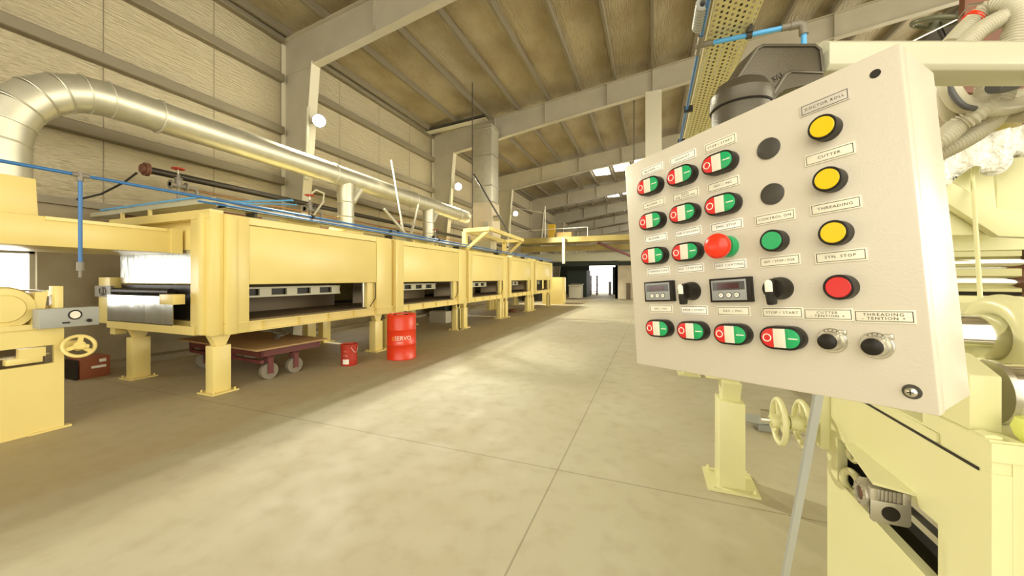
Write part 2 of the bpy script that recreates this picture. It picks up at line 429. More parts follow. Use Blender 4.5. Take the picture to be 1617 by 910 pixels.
# ------------------------------------------------------------------ FLOODLIGHTS on the wall columns
for i, (y, lab) in enumerate(((6.9, 'round white floodlight glowing on the nearest wall column above the big round duct'),
                              (14.0, 'round floodlight glowing on the column behind the tall square duct, second along the wall'),
                              (21.1, 'round floodlight glowing on the third wall column, beyond the tall square duct'))):
    x = -8.02
    t = thing('floodlight', lab, 'floodlight', (x, y, 5.65), 'floodlights on the wall columns')
    NB(BLK_M).lathe((0.04, -0.06, 0), (1, -0.8, -0.45), [(-0.16, 0.05), (-0.12, 0.10), (-0.02, 0.15), (0.03, 0.17), (0.035, 0.155)], 24).build('reflector_housing', None, t)
    NB(LAMP_E).lathe((0.05, -0.07, -0.005), (1, -0.8, -0.45), [(0.0, 0.150), (0.05, 0.14), (0.09, 0.09), (0.11, 0)], 24).build('lens', None, t)
    NB(GALV).bar((-0.28, 0.0, 0.0), (-0.10, 0.0, 0.03), 0.05, 0.05).build('bracket', None, t)
    NB(BEIGE_T).cyl((-0.22, -0.16, 0.35), (-0.30, -0.16, -1.5), 0.04).build('wiring_tube', None, t)
    l = bpy.data.lights.new('floodlight_lamp', 'SPOT'); l.energy = LAMP_POWER; l.color = (1.0, 0.95, 0.76); l.shadow_soft_size = 0.16; l.spot_size = math.radians(128); l.spot_blend = 0.4
    lo = bpy.data.objects.new('floodlight_lamp', l); C.objects.link(lo); lo.location = (0.30, -0.12, -0.12); lo.rotation_euler = (0, math.radians(-55), 0); lo.parent = t

# ------------------------------------------------------------------ OVEN LINE
OL, ODX, OZ0, OZ1 = 3.55, 2.6, 0.81, 2.52
def leg_mesh(y, x):
    b = NB(CREAM)
    b.box((x - 0.085, y - 0.115, 0.015), (x + 0.085, y + 0.115, 0.66), 0.006)
    b.box((x - 0.17, y - 0.17, 0.0), (x + 0.17, y + 0.17, 0.018))
    for sx in (-1, 1):
        for sy in (-1, 1): b.cyl((x + sx*0.135, y + sy*0.135, 0.018), (x + sx*0.135, y + sy*0.135, 0.05), 0.011, n=8)
    b.prism([(-0.13, 0.15), (0.13, 0.15), (0.06, 0), (-0.06, 0)], (x - 0.06, y, 0.66), (0, 1, 0), (0, 0, 1), (1, 0, 0), 0.12)
    return b
def make_oven(legs=(-0.45,)):
    """front face at x=0 (looking +X), runs along +Y from 0 to OL"""
    t = thing('drying_oven', None, 'oven')
    ys0, ys1, zs0, zs1 = 0.31, 2.76, 1.0, 1.51
    b = NB(CREAM)
    b.box((-ODX, 0.0, zs1), (-0.03, OL - 0.1, OZ1), 0.008)                 # upper casing
    b.box((-ODX, 0.0, OZ0 + 0.08), (-0.03, OL - 0.1, zs0 - 0.03))          # floor casing
    b.box((-ODX, 0.0, zs0 - 0.03), (-ODX + 0.06, OL - 0.1, zs1))           # back
    b.build('casing', None, t)
    b = NB(CREAM)                                                          # front frame: posts and bead
    b.box((-0.03, 0.0, OZ0), (0.05, ys0, OZ1 - 0.02), 0.006)
    b.box((-0.03, ys1 + 0.20, OZ0), (0.05, OL - 0.12, OZ1 - 0.02), 0.006)
    b.box((0.05, 0.0, OZ0), (0.075, 0.13, OZ1 - 0.05), 0.004)
    b.box((-0.03, ys0, OZ1 - 0.12), (0.03, ys1 + 0.2, OZ1 - 0.02))
    b.build('front_frame', None, t)
    NB(CREAM).box((-0.03, ys0 + 0.0, zs1 + 0.005), (0.038, ys1 + 0.19, OZ1 - 0.14), 0.006).build('door_panel', None, t)
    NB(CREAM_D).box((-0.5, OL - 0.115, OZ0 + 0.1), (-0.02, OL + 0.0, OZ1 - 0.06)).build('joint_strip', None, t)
    b = NB(CREAM)
    b.box((-0.03, 0.0, OZ0), (0.04, OL, OZ0 + 0.015)).box((-0.03, 0.0, zs0 - 0.045), (0.06, OL, zs0 - 0.03)).box((-0.03, 0, OZ0), (0.0, OL, zs0 - 0.03))
    for k in range(5): b.box((0, 0.55 + 0.6*k, OZ0), (0.038, 0.56 + 0.6*k, zs0 - 0.04))
    b.build('bottom_rail', None, t)
    NB(BROWN).box((-ODX + 0.06, 0.05, zs0 - 0.03), (-0.05, OL - 0.15, zs0 - 0.01)).build('conveyor_bed', None, t)
    b = NB(BEIGE_T)                                                        # pale roller guide seen through the slot
    b.box((-0.50, ys0 - 0.1, zs1 - 0.22), (-0.46, ys1 - 0.3, zs1 - 0.19)).box((-0.50, ys0 - 0.1, zs1 - 0.08), (-0.46, ys1 - 0.3, zs1 - 0.05))
    for k in range(5): b.box((-0.50, 0.32 + 0.48*k, zs1 - 0.19), (-0.46, 0.52 + 0.48*k, zs1 - 0.08))
    b.use(BLK)
    b.box((-0.53, ys0 - 0.1, zs1 - 0.19), (-0.51, ys1 - 0.3, zs1 - 0.08))
    b.build('roller_guide', None, t)
    NB(STEEL).box((-0.12, ys1 - 0.03, zs0), (-0.09, ys1, zs1)).box((-0.10, ys1 - 0.08, zs0), (-0.07, ys1 - 0.05, zs1)).build('slot_shutter', None, t)
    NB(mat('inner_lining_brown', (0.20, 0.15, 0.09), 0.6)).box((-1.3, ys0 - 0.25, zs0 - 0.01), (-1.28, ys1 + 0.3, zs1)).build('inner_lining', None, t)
    NB(CREAM).prism([(-0.36, 0), (0.36, 0), (0.26, 0.16), (-0.26, 0.16)], (-0.75, 1.5, OZ1), (0, 1, 0), (0, 0, 1), (1, 0, 0), 0.45, 0.004).build('roof_hood', None, t)
    NB(CREAM).box((-0.14, ys1, zs0 - 0.03), (-0.03, ys1 + 0.2, zs1)).build('slot_cheek', None, t)
    NB(BLK).tube([(0.012, ys1 + 0.19, zs1), (0.012, ys1 + 0.19, zs0 + 0.17), (0.012, ys1 + 0.03, zs0)], 0.009, 8).build('gasket_cord', None, t)
    for y in legs:
        leg_mesh(y, -0.10).build('leg', None, t)
        leg_mesh(y, -ODX + 0.5).build('leg', None, t)
    return t
GRP = 'drying oven modules of the long line'
oven_y = [3.25 + OL * k for k in range(5)]
leg_rel = [(0.0, 3.12), (3.07,), (2.95,), (2.80,), (3.05,)]
olab = ['cream yellow oven module with an open end, standing over the plywood topped cart',
        'cream yellow oven module behind the red drum, second of the line',
        'cream yellow oven module under the upright of the yellow roof bracket, third of the line',
        'cream yellow oven module under the far end of the yellow roof bracket',
        'cream yellow oven module at the far end of the line, next to the yellow cabinet']
ovens = []
base = make_oven(legs=())
for k in range(5):
    o = base if k == 0 else copy_tree(base)
    o.location = (-5.6, oven_y[k], 0)
    tag(o, olab[k], 'oven', GRP)
    for y in leg_rel[k]:
        leg_mesh(y, -0.12).build('leg', None, o)
        leg_mesh(y, -ODX + 0.45).build('leg', None, o)
    ovens.append(o)
# open end of the first module
t = ovens[0]
b = NB(CREAM)
b.box((-0.46, -0.16, OZ0), (-0.0, 0.0, OZ1 - 0.01), 0.006)       # broad corner column
b.box((-0.22, -0.22, OZ0 + 0.02), (-0.10, -0.14, OZ1 - 0.03), 0.004)
b.box((-0.66, -0.06, 0.9), (-0.46, 0.0, OZ1 - 0.01), 0.004)
b.build('end_column', None, t)
NB(CREAM).box((-ODX, -0.03, 1.52), (-0.66, 0.0, OZ1), 0.004).build('end_panel', None, t)
NB(CREAM).box((-ODX, -0.17, 2.43), (-0.012, 0.0, 2.55)).build('top_rail', None, t)
NB(CREAM).box((-ODX, -0.2, OZ0), (-0.3, -0.12, OZ0 + 0.12)).build('lower_rail', None, t)
NB(SHEET).box((-ODX + 0.02, -0.045, 1.53), (-0.68, -0.032, 2.02)).build('end_sheet', None, t)
NB(BLK).box((-ODX, -0.02, 1.0), (-0.5, 0.0, 1.50)).cyl((-ODX - 0.1, -0.12, 1.40), (-1.0, -0.12, 1.40), 0.05).build('inlet_roller_and_shade', None, t)  # black box behind the roller paints the shade inside the entry slot
NB(SHEET).box((-ODX + 0.02, -0.20, 0.92), (-0.80, -0.19, 1.34)).build('guard_sheet', None, t)
NB(CREAM).box((-0.82, -0.34, 1.24), (-0.5, -0.2, 1.38), 0.004).build('roller_bracket', None, t)
NB(CREAM).box((-3.02, -0.14, 0.86), (-2.66, 0.0, 1.62), 0.006).build('end_post', None, t)
NB(FITTING).box((-3.06, -0.17, 1.30), (-2.56, -0.13, 1.48)).torus((-2.8, -0.19, 1.39), (0, 1, 0), 0.06, 0.012, 20, 8).build('belt_tensioner', None, t)
NB(CREAM).box((-2.6, -0.16, 0.7), (-2.45, -0.02, 0.86)).build('corner_block', None, t)
# oven line on the other side of the aisle, seen below and beside the control panel
b2 = make_oven(legs=(0.15, 3.60))
b2.location = (0.46, 3.3 + OL, 0); b2.rotation_euler = (0, 0, PI)
tag(b2, 'pale yellow oven module on legs standing behind the grey control panel', 'oven')
t = b2
b = NB(CREAM_R); # end cover (world: Y = 3.3)
b.box((-ODX, OL - 0.12, 0.80), (0.06, OL + 0.03, 1.45), 0.006).box((-ODX, OL - 0.12, 1.88), (0.06, OL + 0.03, 2.53), 0.006)
b.build('end_panel', None, t)
NB(BROWN).box((-ODX, OL - 0.4, 1.45), (-0.1, OL - 0.38, 1.9)).build('inlet_curtain', None, t)
for ch in t.children:
    for k_, m_ in enumerate(ch.data.materials):
        if m_ == CREAM: ch.data.materials[k_] = CREAM_R

# ------------------------------------------------------------------ LONG BOX DUCT and what stands on it
t = thing('box_duct', 'long cream box duct running from the open oven end over the coating machine', 'duct', (-6.45, 0, 1.97))
NB(CREAM).box((-1.45, -4.5, 0.0), (0, 3.18, 0.34), 0.008).build('duct_body', None, t)
NB(CREAM).box((0, 3.05, -0.01), (0.03, 3.18, 0.35)).box((0, 1.9, 0.3), (0.02, 3.0, 0.34)).build('flange', None, t)
b = NB(CREAM).prism([(-0.5, 0), (0.22, 0), (0.20, 0.47), (-0.45, 0.47)], (-0.98, 1.74, 0.34), (0, 1, 0), (0, 0, 1), (1, 0, 0), 0.62, 0.008)
b.build('transition_hood', None, t)

# big round galvanised duct
t = thing('round_duct', 'fat round galvanised duct bending down at its end beside the window wall', 'duct', (-7.1, 1.76, 0))
R = 0.235; DZ = 4.1
b = NB(GALV)
b.tube([(0, 0, 2.78), (0, 0, DZ - 0.90)], R, 28)
b.build('vertical_duct', None, t)
arc = [(0, 0.90 - 0.90*math.cos(a), DZ - 0.90 + 0.90*math.sin(a)) for a in [PI/2*k/6 for k in range(7)]]
b = NB(GALV)
for p, q in zip(arc, arc[1:]): b.tube([p, q], R, 28)
for p in arc:
    i = arc.index(p); d = Vector(arc[min(i+1, 6)]) - Vector(arc[max(i-1, 0)])
    b.torus(p, d, R + 0.004, 0.010, 28, 6)
b.build('elbow', None, t)
NB(GALV).tube([(0, 0.90, DZ), (0, 11.3, DZ)], R, 28).build('horizontal_duct', None, t)
for y in (1.45, 4.7, 7.8, 10.6):
    NB(GALV).torus((0, y, DZ), (0, 1, 0), R + 0.008, 0.018, 28, 6).build('joint_collar', None, t)
NB(BEIGE_T).tube([(-0.05, 1.3, DZ + R + 0.03), (-0.05, 11, DZ + R + 0.03)], 0.018, 8).build('wiring_tube', None, t)
for k, y in enumerate((5.1, 8.65)):
    b = NB(GALV)
    b.tube([(0, y, DZ - 0.15), (0, y - 0.02, DZ - 0.45), (0, y, DZ - 0.62), (0, y, 2.86)], 0.19, 24)
    b.tube([(0.0, y + 0.45, DZ - 0.12), (0.0, y + 0.15, DZ - 0.55)], 0.13, 20)
    b.torus((0, y, DZ - 0.62), (0, 0, 1), 0.195, 0.010, 24, 6).torus((0, y, 3.12), (0, 0, 1), 0.195, 0.010, 24, 6)
    b.build('branch_duct', None, t)
    c = NB(CREAM).prism([(-0.36, 0), (0.36, 0), (0.22, 0.36), (-0.22, 0.36)], (-0.3, y, 2.52), (0, 1, 0), (0, 0, 1), (1, 0, 0), 0.6, 0.005)
    c.build('branch_hood', None, t)

# tall rectangular galvanised duct with its elbow
t = thing('square_duct', 'tall square galvanised exhaust duct rising from the ovens to the roof beam', 'duct', (-6.35, 13.35, 0))
b = NB(GALV).box((-0.42, -0.35, 3.9), (0.42, 0.35, 7.75), 0.01); b.build('riser', None, t)
b = NB(STEEL)
for z in (4.65, 5.3, 6.5, 7.6): b.box((-0.45, -0.38, z - 0.02), (0.45, 0.38, z + 0.02))
b.build('flange', None, t)
b = NB(PALEW).prism([(-0.75, 3.1), (0.42, 3.1), (0.5, 3.35), (0.42, 4.65), (-0.42, 4.65), (-0.42, 4.3)], (0, -0.4, 0), (1, 0, 0), (0, 0, 1), (0, 1, 0), 0.8, 0.01)
b.build('fan_box', None, t)
NB(STEEL).cyl((0.2, -0.41, 3.75), (0.2, -0.5, 3.75), 0.10).cyl((0.45, -0.2, 4.0), (0.75, -0.2, 4.0), 0.12).build('fan_motor', None, t)
NB(GALV).box((-0.35, -0.3, 2.62), (0.35, 0.3, 3.12)).build('inlet_neck', None, t)

# long pipes over the ovens
t = thing('steam_pipe', 'thick black pipe with a rusty end flange running along the wall above the ovens', 'pipe', (-8.3, 3.55, 3.52))
NB(BLACKP).cyl((0, 0.05, 0), (0, 17, 0), 0.062).build('pipe_run', None, t)
NB(RUST).cyl((0, 0, 0), (0, 0.03, 0), 0.115, n=28).cyl((0, 0.035, 0), (0, 0.06, 0), 0.115, n=28).cyl((0, -0.04, 0), (0, 0, 0), 0.08, n=24).build('end_flange', None, t)
t2 = NB(mat('copper_brown_pipe', (0.22, 0.12, 0.05), 0.4, 0.3)).cyl((-8.05, 3.8, 3.26), (-8.05, 20.5, 3.26), 0.022).cyl((-8.05, 3.9, 3.16), (-8.05, 20.5, 3.16), 0.03).build('condensate_pipe')
tag(t2, 'thin brown twin pipes just under the thick black pipe', 'pipe')
t2 = NB(RUST).tube([(-8.4, 3.3, 2.62), (-8.35, 3.55, 2.75), (-8.2, 3.9, 2.84), (-8.0, 4.4, 2.88), (-8.0, 8.0, 2.88)], 0.06, 14).build('return_pipe')
tag(t2, 'rusty brown pipe lying on the oven roof below the black pipe', 'pipe')

# blue air line along the ovens
t = thing('air_line', 'dark blue compressed air pipe running the length of the oven fronts', 'pipe', (-5.52, 0, 2.67))
NB(BLUE).cyl((0, -3, 0), (0, 20.8, 0), 0.017, n=10).cyl((0.0, 2.9, -0.06), (0, 20.8, -0.06), 0.013, n=8).build('main_pipe', None, t)
NB(BLUE).cyl((0, 1.86, 0), (0, 1.86, -0.92), 0.017, n=10).build('drop_pipe', None, t)
NB(FITTING).cyl((0, 1.86, -0.90), (0, 1.86, -0.99), 0.028, n=12).cyl((0, 1.86, -0.99), (0, 1.86, -1.06), 0.013, n=10).cyl((0, 1.86, 0.03), (0, 1.86, -0.06), 0.026, n=12).cyl((0, 1.80, 0), (0, 1.92, 0), 0.026, n=12).build('pipe_fitting', None, t)
for y in (0.2, 1.2, 4.6, 6.6, 8.6, 10.6, 12.6, 14.6): NB(BLK).box((-0.025, y - 0.02, -0.03), (0.03, y + 0.02, 0.03)).build('clip', None, t)
t = thing('cable_tray', 'grey cable tray laid beside the blue pipe on the oven roofs', 'cable tray', (-5.75, 3.3, 2.60))
NB(GALV).box((-0.12, 0, 0), (0.12, 17.6, 0.008)).box((-0.12, 0, 0), (-0.11, 17.6, 0.06)).box((0.11, 0, 0), (0.12, 17.6, 0.06)).build('tray_channel', None, t)
b = NB(BLK_M)
for k in range(6): b.box((-0.10, 0.4 + 3.1*k, -0.08), (0.10, 0.44 + 3.1*k, 0.0))
b.build('tray_foot', None, t)
NB(BLK).tube([(-0.05, 0, 0.03), (-0.05, 17.6, 0.03)], 0.022, 8).tube([(0.03, 0, 0.025), (0.03, 17.6, 0.025)], 0.016, 8).build('cable', None, t)
t = thing('cross_tray', 'pale cable tray crossing the oven roof from the wall, a blue pipe on it', 'cable tray', (-9.2, 3.35, 2.68))
NB(BEIGE_T).box((0, -0.12, 0), (3.45, 0.12, 0.012)).box((0, -0.13, 0), (3.45, -0.12, 0.07)).build('tray_channel', None, t)
NB(BLUE_L).cyl((0.4, -0.15, 0.09), (3.2, -0.15, 0.09), 0.015, n=10).build('air_pipe', None, t)
NB(CREAM).box((1.8, -0.14, -0.22), (1.84, -0.10, 0.0)).box((1.0, -0.14, -0.22), (1.04, -0.10, 0.0)).build('tray_support', None, t)
t2 = NB(BLUE_L).cyl((-7.4, 4.2, 3.0), (-6.0, 4.6, 3.0), 0.015, n=10).cyl((-7.3, 4.1, 2.96), (-6.1, 4.75, 2.96), 0.012, n=10).build('cross_pipe')
tag(t2, 'pair of light blue pipes crossing over the nearest oven roof', 'pipe')
t2 = NB(BLK).tube([(-8.95, 3.0, 2.95), (-8.7, 2.9, 2.88), (-8.5, 3.1, 3.0), (-8.42, 3.35, 3.25), (-8.4, 3.5, 3.45)], 0.016, 8).build('cable')
tag(t2, 'black cable looping down from the flanged end of the black pipe', 'cable')

# valves with red hand wheels
def valve(x, y, z, lab, s=1.0):
    t = thing('gate_valve', lab, 'valve', (x, y, z), 'hand wheel valves on the oven roofs'); t.scale = (s, s, s)
    b = NB(FITTING); b.cyl((0, -0.12, 0), (0, 0.12, 0), 0.04).cyl((0, -0.12, 0), (0, -0.10, 0), 0.075).cyl((0, 0.10, 0), (0, 0.12, 0), 0.075).lathe((0, 0, 0), (0, 0, 1), [(-0.05, 0.03), (0, 0.06), (0.10, 0.045), (0.105, 0.06), (0.125, 0.06), (0.13, 0.025), (0.2, 0.02)], 16)
    b.tube([(0, 0.12, 0), (0, 0.25, 0), (0, 0.28, -0.05), (0, 0.28, -0.3)], 0.03, 10)
    b.cyl((0, 0, -0.04), (0, 0, (2.52 - z) / s), 0.022, n=10)
    b.build('valve_body', None, t)
    NB(STEEL).cyl((0, 0, 0.2), (0, 0, 0.32), 0.010, n=8).build('stem', None, t)
    b = NB(RED_D).torus((0, 0, 0.29), (0, 0, 1), 0.085, 0.011, 24, 8)
    for k in range(5): b.bar((0, 0, 0.29), (0.085*math.cos(k*2*PI/5), 0.085*math.sin(k*2*PI/5), 0.29), 0.012, 0.010)
    b.build('hand_wheel', None, t)
valve(-7.7, 3.75, 3.22, 'valve with red hand wheel beside the rusty flange of the black pipe')
valve(-6.5, 5.35, 3.0, 'rusty valve cluster with white hose above the nearest oven', 1.0)
valve(-7.4, 7.25, 3.0, 'small red wheeled valve just before the first branch of the round duct', 0.9)
valve(-6.9, 8.7, 2.98, 'valve under the leaning white struts on the second oven', 1.0)
valve(-6.7, 10.2, 2.95, 'dark valve just before the second branch of the round duct', 0.9)
valve(-6.2, 11.6, 2.95, 'dark valve inside the yellow roof bracket', 1.0)
t2 = NB(CONDUIT).tube([(-6.5, 5.35, 3.3), (-6.45, 5.45, 3.42), (-6.4, 5.6, 3.38), (-6.42, 5.6, 3.2), (-6.45, 5.4, 2.9), (-6.2, 5.2, 2.53)], 0.02, 8).build('hose')
tag(t2, 'white hose looping over the rusty valve cluster', 'hose')
t2 = NB(FRAME_P).cyl((-6.0, 7.75, 2.54), (-6.9, 8.3, 4.95), 0.028).build('strut')
tag(t2, 'long white tube leaning in front of the round duct', 'strut')
t2 = NB(FRAME_P).bar((-6.0, 7.9, 2.53), (-6.2, 8.6, 3.7), 0.05, 0.05).bar((-6.0, 8.15, 2.53), (-6.3, 7.3, 3.35), 0.05, 0.05).build('cross_brace')
tag(t2, 'crossed white angle irons standing under the round duct', 'brace')
# steel burner blocks on the oven roofs
for (x, y, lab) in ((-6.3, 4.55, 'grey control box on the roof of the nearest oven'), (-6.2, 8.0, 'pale junction box on the roof of the second oven')):
    t2 = NB(BEIGE_T).box((x - 0.15, y - 0.2, 2.54), (x + 0.15, y + 0.2, 2.78), 0.006).build('junction_box'); tag(t2, lab, 'box')
# hanging rods
for (px, y0, y1, X, lab) in ((746, 168, 372, -6.0, 'thin dark rod hanging from the roof beam beside the square duct'), (1001, 140, 262, -0.7, 'thin dark rod hanging from the roof beam close to the panel corner')):
    a = at_X(px, X, y0); c = at_X(px, X, y1)
    t2 = NB(BLK_M).cyl((X, a.y, c.z), (X, a.y, roof_z(X) + 0.02), 0.018, n=8).build('hanging_rod'); tag(t2, lab, 'rod')
a = at_depth(748, 275, 12.5); c = at_depth(803, 368, 12.0)
t2 = NB(BLK_M).cyl(a, c, 0.03, n=8).build('stay_rod'); tag(t2, 'dark stay slanting down from the hanging rod to the yellow bracket', 'rod')

# cable support hung along the second roof beam
p_ = at_Y(627, 13.4, 222); q_ = at_Y(768, 13.4, 188)
t = thing('beam_tray', 'pale angle tray hung level below the second roof beam, left of the tall square duct', 'tray', p_)
NB(COLUMN_P).bar((0, 0, 0), q_ - p_, 0.28, 0.03).build('tray_plate', None, t)
NB(BLK_M).bar(Vector((0.5, -0.12, 0.10)), q_ - p_ + Vector((0, -0.12, 0.10)), 0.08, 0.08).build('black_conduit', None, t)
NB(COLUMN_P).box((-0.04, -0.04, 0), (0.04, 0.04, 0.9)).build('hanger', None, t)
# yellow bracket frame over ovens three and four
t = thing('roof_bracket', 'yellow steel bracket frame projecting from the oven roofs into the aisle', 'frame', (-5.7, 10.4, 2.5))
p = {'a': (0, 0, 0.66), 'b': (0.95, -0.1, 0.66), 'c': (0.75, 3.5, 0.66), 'd': (-0.1, 3.6, 0.66)}
b = NB(CREAM)
for s, e in (('a', 'b'), ('b', 'c'), ('c', 'd'), ('d', 'a')): b.bar(p[s], p[e], 0.12, 0.12)
b.build('top_frame', None, t)
for q in ((0, 0), (-0.1, 3.6)): NB(CREAM).box((q[0] - 0.07, q[1] - 0.07, 0.02), (q[0] + 0.07, q[1] + 0.07, 0.62)).build('post', None, t)
NB(CREAM).bar((0.02, 0, 0.02), (0.85, -0.05, 0.6), 0.09, 0.09, up=(0, 1, 0)).build('brace', None, t)
NB(CREAM).bar((-0.05, 3.6, 0.02), (0.70, 3.5, 0.6), 0.09, 0.09, up=(0, 1, 0)).build('brace', None, t)

# ------------------------------------------------------------------ MACHINE beside the window wall
t = thing('coating_machine', 'cream coating machine with rollers and hand wheel under the long box duct', 'machine', (-5.9, 1.87, 0))
b = NB(CREAM)
# side plate (face at X = -5.9) with a long slot
b.box((-0.04, -4.5, 0.0), (0, 0, 0.71)).box((-0.04, -4.5, 0.90), (0, 0, 1.08)).box((-0.04, -0.07, 0.71), (0, 0, 0.90)).box((-0.04, -4.5, 0.71), (0, -2.4, 0.90))
b.build('side_plate', None, t)
NB(CREAM).box((-1.9, -4.5, 0.0), (-1.86, 0, 1.08)).build('side_plate', None, t)
NB(CREAM).box((-1.86, -0.05, 0.2), (-0.04, -0.0, 0.6)).build('cross_plate', None, t)
NB(BROWN).box((-0.5, -2.4, 0.62), (-0.45, 0, 0.9)).build('dark_slot_backing', None, t)
NB(CREAM).box((-0.06, -0.24, 0.0), (0.02, 0.05, 0.02)).cyl((-0.02, -0.02, 0.02), (-0.02, -0.02, 0.06), 0.012, n=8).build('foot', None, t)
NB(CREAM).box((-0.07, -0.38, 0.74), (0.02, -0.15, 0.80), 0.004).box((-0.06, -0.30, 0.795), (0.015, -0.13, 0.89)).build('gear_cover', None, t)
NB(STEEL).cyl((-0.10, -0.85, 0.80), (-0.10, -0.07, 0.80), 0.018).cyl((-0.10, -0.85, 0.80), (-0.10, -0.60, 0.80), 0.065).cyl((-0.10, -0.50, 0.80), (-0.10, -0.42, 0.80), 0.045).build('gear_shaft', None, t)
NB(CREAM).box((-0.12, -0.07, 1.08), (0.02, -0.01, 1.52), 0.005).box((-0.16, -0.7, 1.08), (0.02, -0.02, 1.13)).build('roller_support', None, t)
NB(CHROME).cyl((-1.8, -0.10, 1.445), (-0.06, -0.10, 1.445), 0.034).build('roller', None, t)
NB(CHROME).cyl((-1.8, -0.28, 1.42), (-0.5, -0.28, 1.42), 0.034).build('roller', None, t)
b = NB(CREAM).lathe((-0.50, -0.38, 1.30), (1, 0.0, 0), [(0, 0.16), (0.05, 0.22), (0.42, 0.22), (0.47, 0.20), (0.475, 0.14), (0.49, 0.13), (0.49, 0)], 28)
b.prism([(-0.22, 1.08), (-0.14, 1.08), (-0.10, 1.46), (-0.18, 1.46)], (-0.2, 0, 0), (0, 1, 0), (0, 0, 1), (1, 0, 0), 0.16); b.cyl((-0.25, -0.12, 1.22), (-0.14, -0.12, 1.22), 0.10)
b.build('gear_motor', None, t)
b = NB(CREAM).box((-0.05, -0.35, 1.08), (0.0, -0.9, 1.14)); b.build('motor_base', None, t)
# hand wheel, plane facing the aisle
def hand_wheel(name, c, ax, R, mat_, parent, spokes=3, r=0.016, hub=0.035):
    b = NB(mat_).torus(c, ax, R, r, 36, 10)
    c = Vector(c); ax = Vector(ax).normalized(); u = ax.orthogonal().normalized(); w = ax.cross(u)
    for k in range(spokes):
        a = 2*PI*k/spokes + 0.5; d = u*math.cos(a) + w*math.sin(a); b.bar(c + d*hub*0.5, c + d*R, r*2.2, r*0.9, up=ax)
    b.cyl(c - ax*0.03, c + ax*0.03, hub, n=20)
    return b.build(name, None, parent)
hand_wheel('hand_wheel', (0.12, 0.07, 0.87), (1, -0.1, 0.45), 0.115, CREAM, t, 3, 0.018, 0.045)
NB(CREAM).cyl((-0.06, 0.10, 0.87), (0.20, 0.10, 0.87), 0.02).box((-0.06, -0.02, 0.82), (0.0, 0.14, 0.92)).build('wheel_spindle', None, t)
t = thing('gauge_box', 'grey gauge box with a round dial hung on the end of the coating machine', 'control box', (-5.86, 1.87, 1.09))
b = NB(PVC).box((-0.02, -0.22, 0.0), (0.14, 0.20, 0.20), 0.006); b.build('box_body', None, t)
NB(BLK).torus((0.142, 0.02, 0.125), (1, 0, 0), 0.045, 0.007, 24, 8).build('dial_rim', None, t)
NB(WHITE).cyl((0.14, 0.02, 0.125), (0.145, 0.02, 0.125), 0.04).build('dial_face', None, t)
NB(BLK).box((0.14, -0.07, 0.04), (0.15, -0.02, 0.055)).build('switch', None, t)
NB(BLK).cyl((0.14, 0.12, 0.055), (0.165, 0.12, 0.055), 0.018).build('knob', None, t)
t = thing('cardboard_box', 'red brown cardboard box on the floor behind the hand wheel by the wall', 'box', (-8.6, 3.0, 0))
NB(CARD).box((-0.2, -0.17, 0.0), (0.2, 0.17, 0.33), 0.005).build('carton', None, t)
NB(WHITE).box((0.201, -0.05, 0.15), (0.203, 0.12, 0.19)).box((0.201, 0.04, 0.24), (0.203, 0.12, 0.29)).build('printed_label', None, t)
NB(BLK).box((-0.15, -0.22, 0.0), (0.18, -0.19, 0.31)).build('loose_flap', None, t)

# ------------------------------------------------------------------ things on the floor near the ovens
# plywood topped cart
t = thing('flat_cart', 'maroon flatbed cart with a plywood sheet on top under the nearest oven', 'cart', (-6.6, 4.35, 0))
Mr = Matrix.Rotation(math.radians(-4), 4, 'Z')
NB(PLY, Mr).box((-1.25, -0.62, 0.50), (1.12, 0.58, 0.525)).build('plywood_top', None, t)
b = NB(MAROON, Mr)
for y in (-0.5, 0.46): b.box((-1.1, y, 0.38), (1.0, y + 0.05, 0.46))
for x in (-1.1, -0.1, 0.95): b.box((x, -0.5, 0.38), (x + 0.05, 0.5, 0.50))
for y in (-0.45, 0.0, 0.42): b.box((-1.1, y, 0.46), (-1.0, y + 0.06, 0.50)); b.box((0.9, y, 0.46), (1.0, y + 0.06, 0.50))
b.box((-1.1, -0.5, 0.28), (1.0, -0.45, 0.33)).box((-1.1, -0.5, 0.28), (-1.05, -0.45, 0.40)).box((0.2, -0.5, 0.28), (0.25, -0.45, 0.40))
b.build('chassis', None, t)
for (x, y) in ((0.92, -0.33), (0.90, 0.10), (-0.85, -0.38), (-0.85, 0.36)):
    w = NB(mat('dusty_wheel_rubber', (0.22, 0.19, 0.14), 0.7), Mr).cyl((x - 0.035, y, 0.13), (x + 0.035, y, 0.13), 0.13, n=28).build('wheel', None, t)
    b = NB(STEEL, Mr).cyl((x - 0.04, y, 0.13), (x + 0.04, y, 0.13), 0.05)
    b.build('wheel_hub', None, w)
    NB(MAROON, Mr).box((x - 0.06, y - 0.04, 0.09), (x - 0.045, y + 0.04, 0.38)).box((x + 0.045, y - 0.04, 0.09), (x + 0.06, y + 0.04, 0.38)).box((x - 0.06, y - 0.05, 0.34), (x + 0.06, y + 0.05, 0.38)).build('wheel_fork', None, t)
b = NB(FITTING)
for k in range(7): b.torus((random.uniform(-0.08, 0.08), random.uniform(-0.06, 0.06), 0.012 + 0.012*k), (random.uniform(-.3, .3), random.uniform(-.3, .3), 1), 0.05, 0.010, 14, 6)
o = b.build('rope_coil'); o.location = (-6.25, 4.55, 0.535); tag(o, 'small tangled coil lying on the plywood cart top', 'rope')

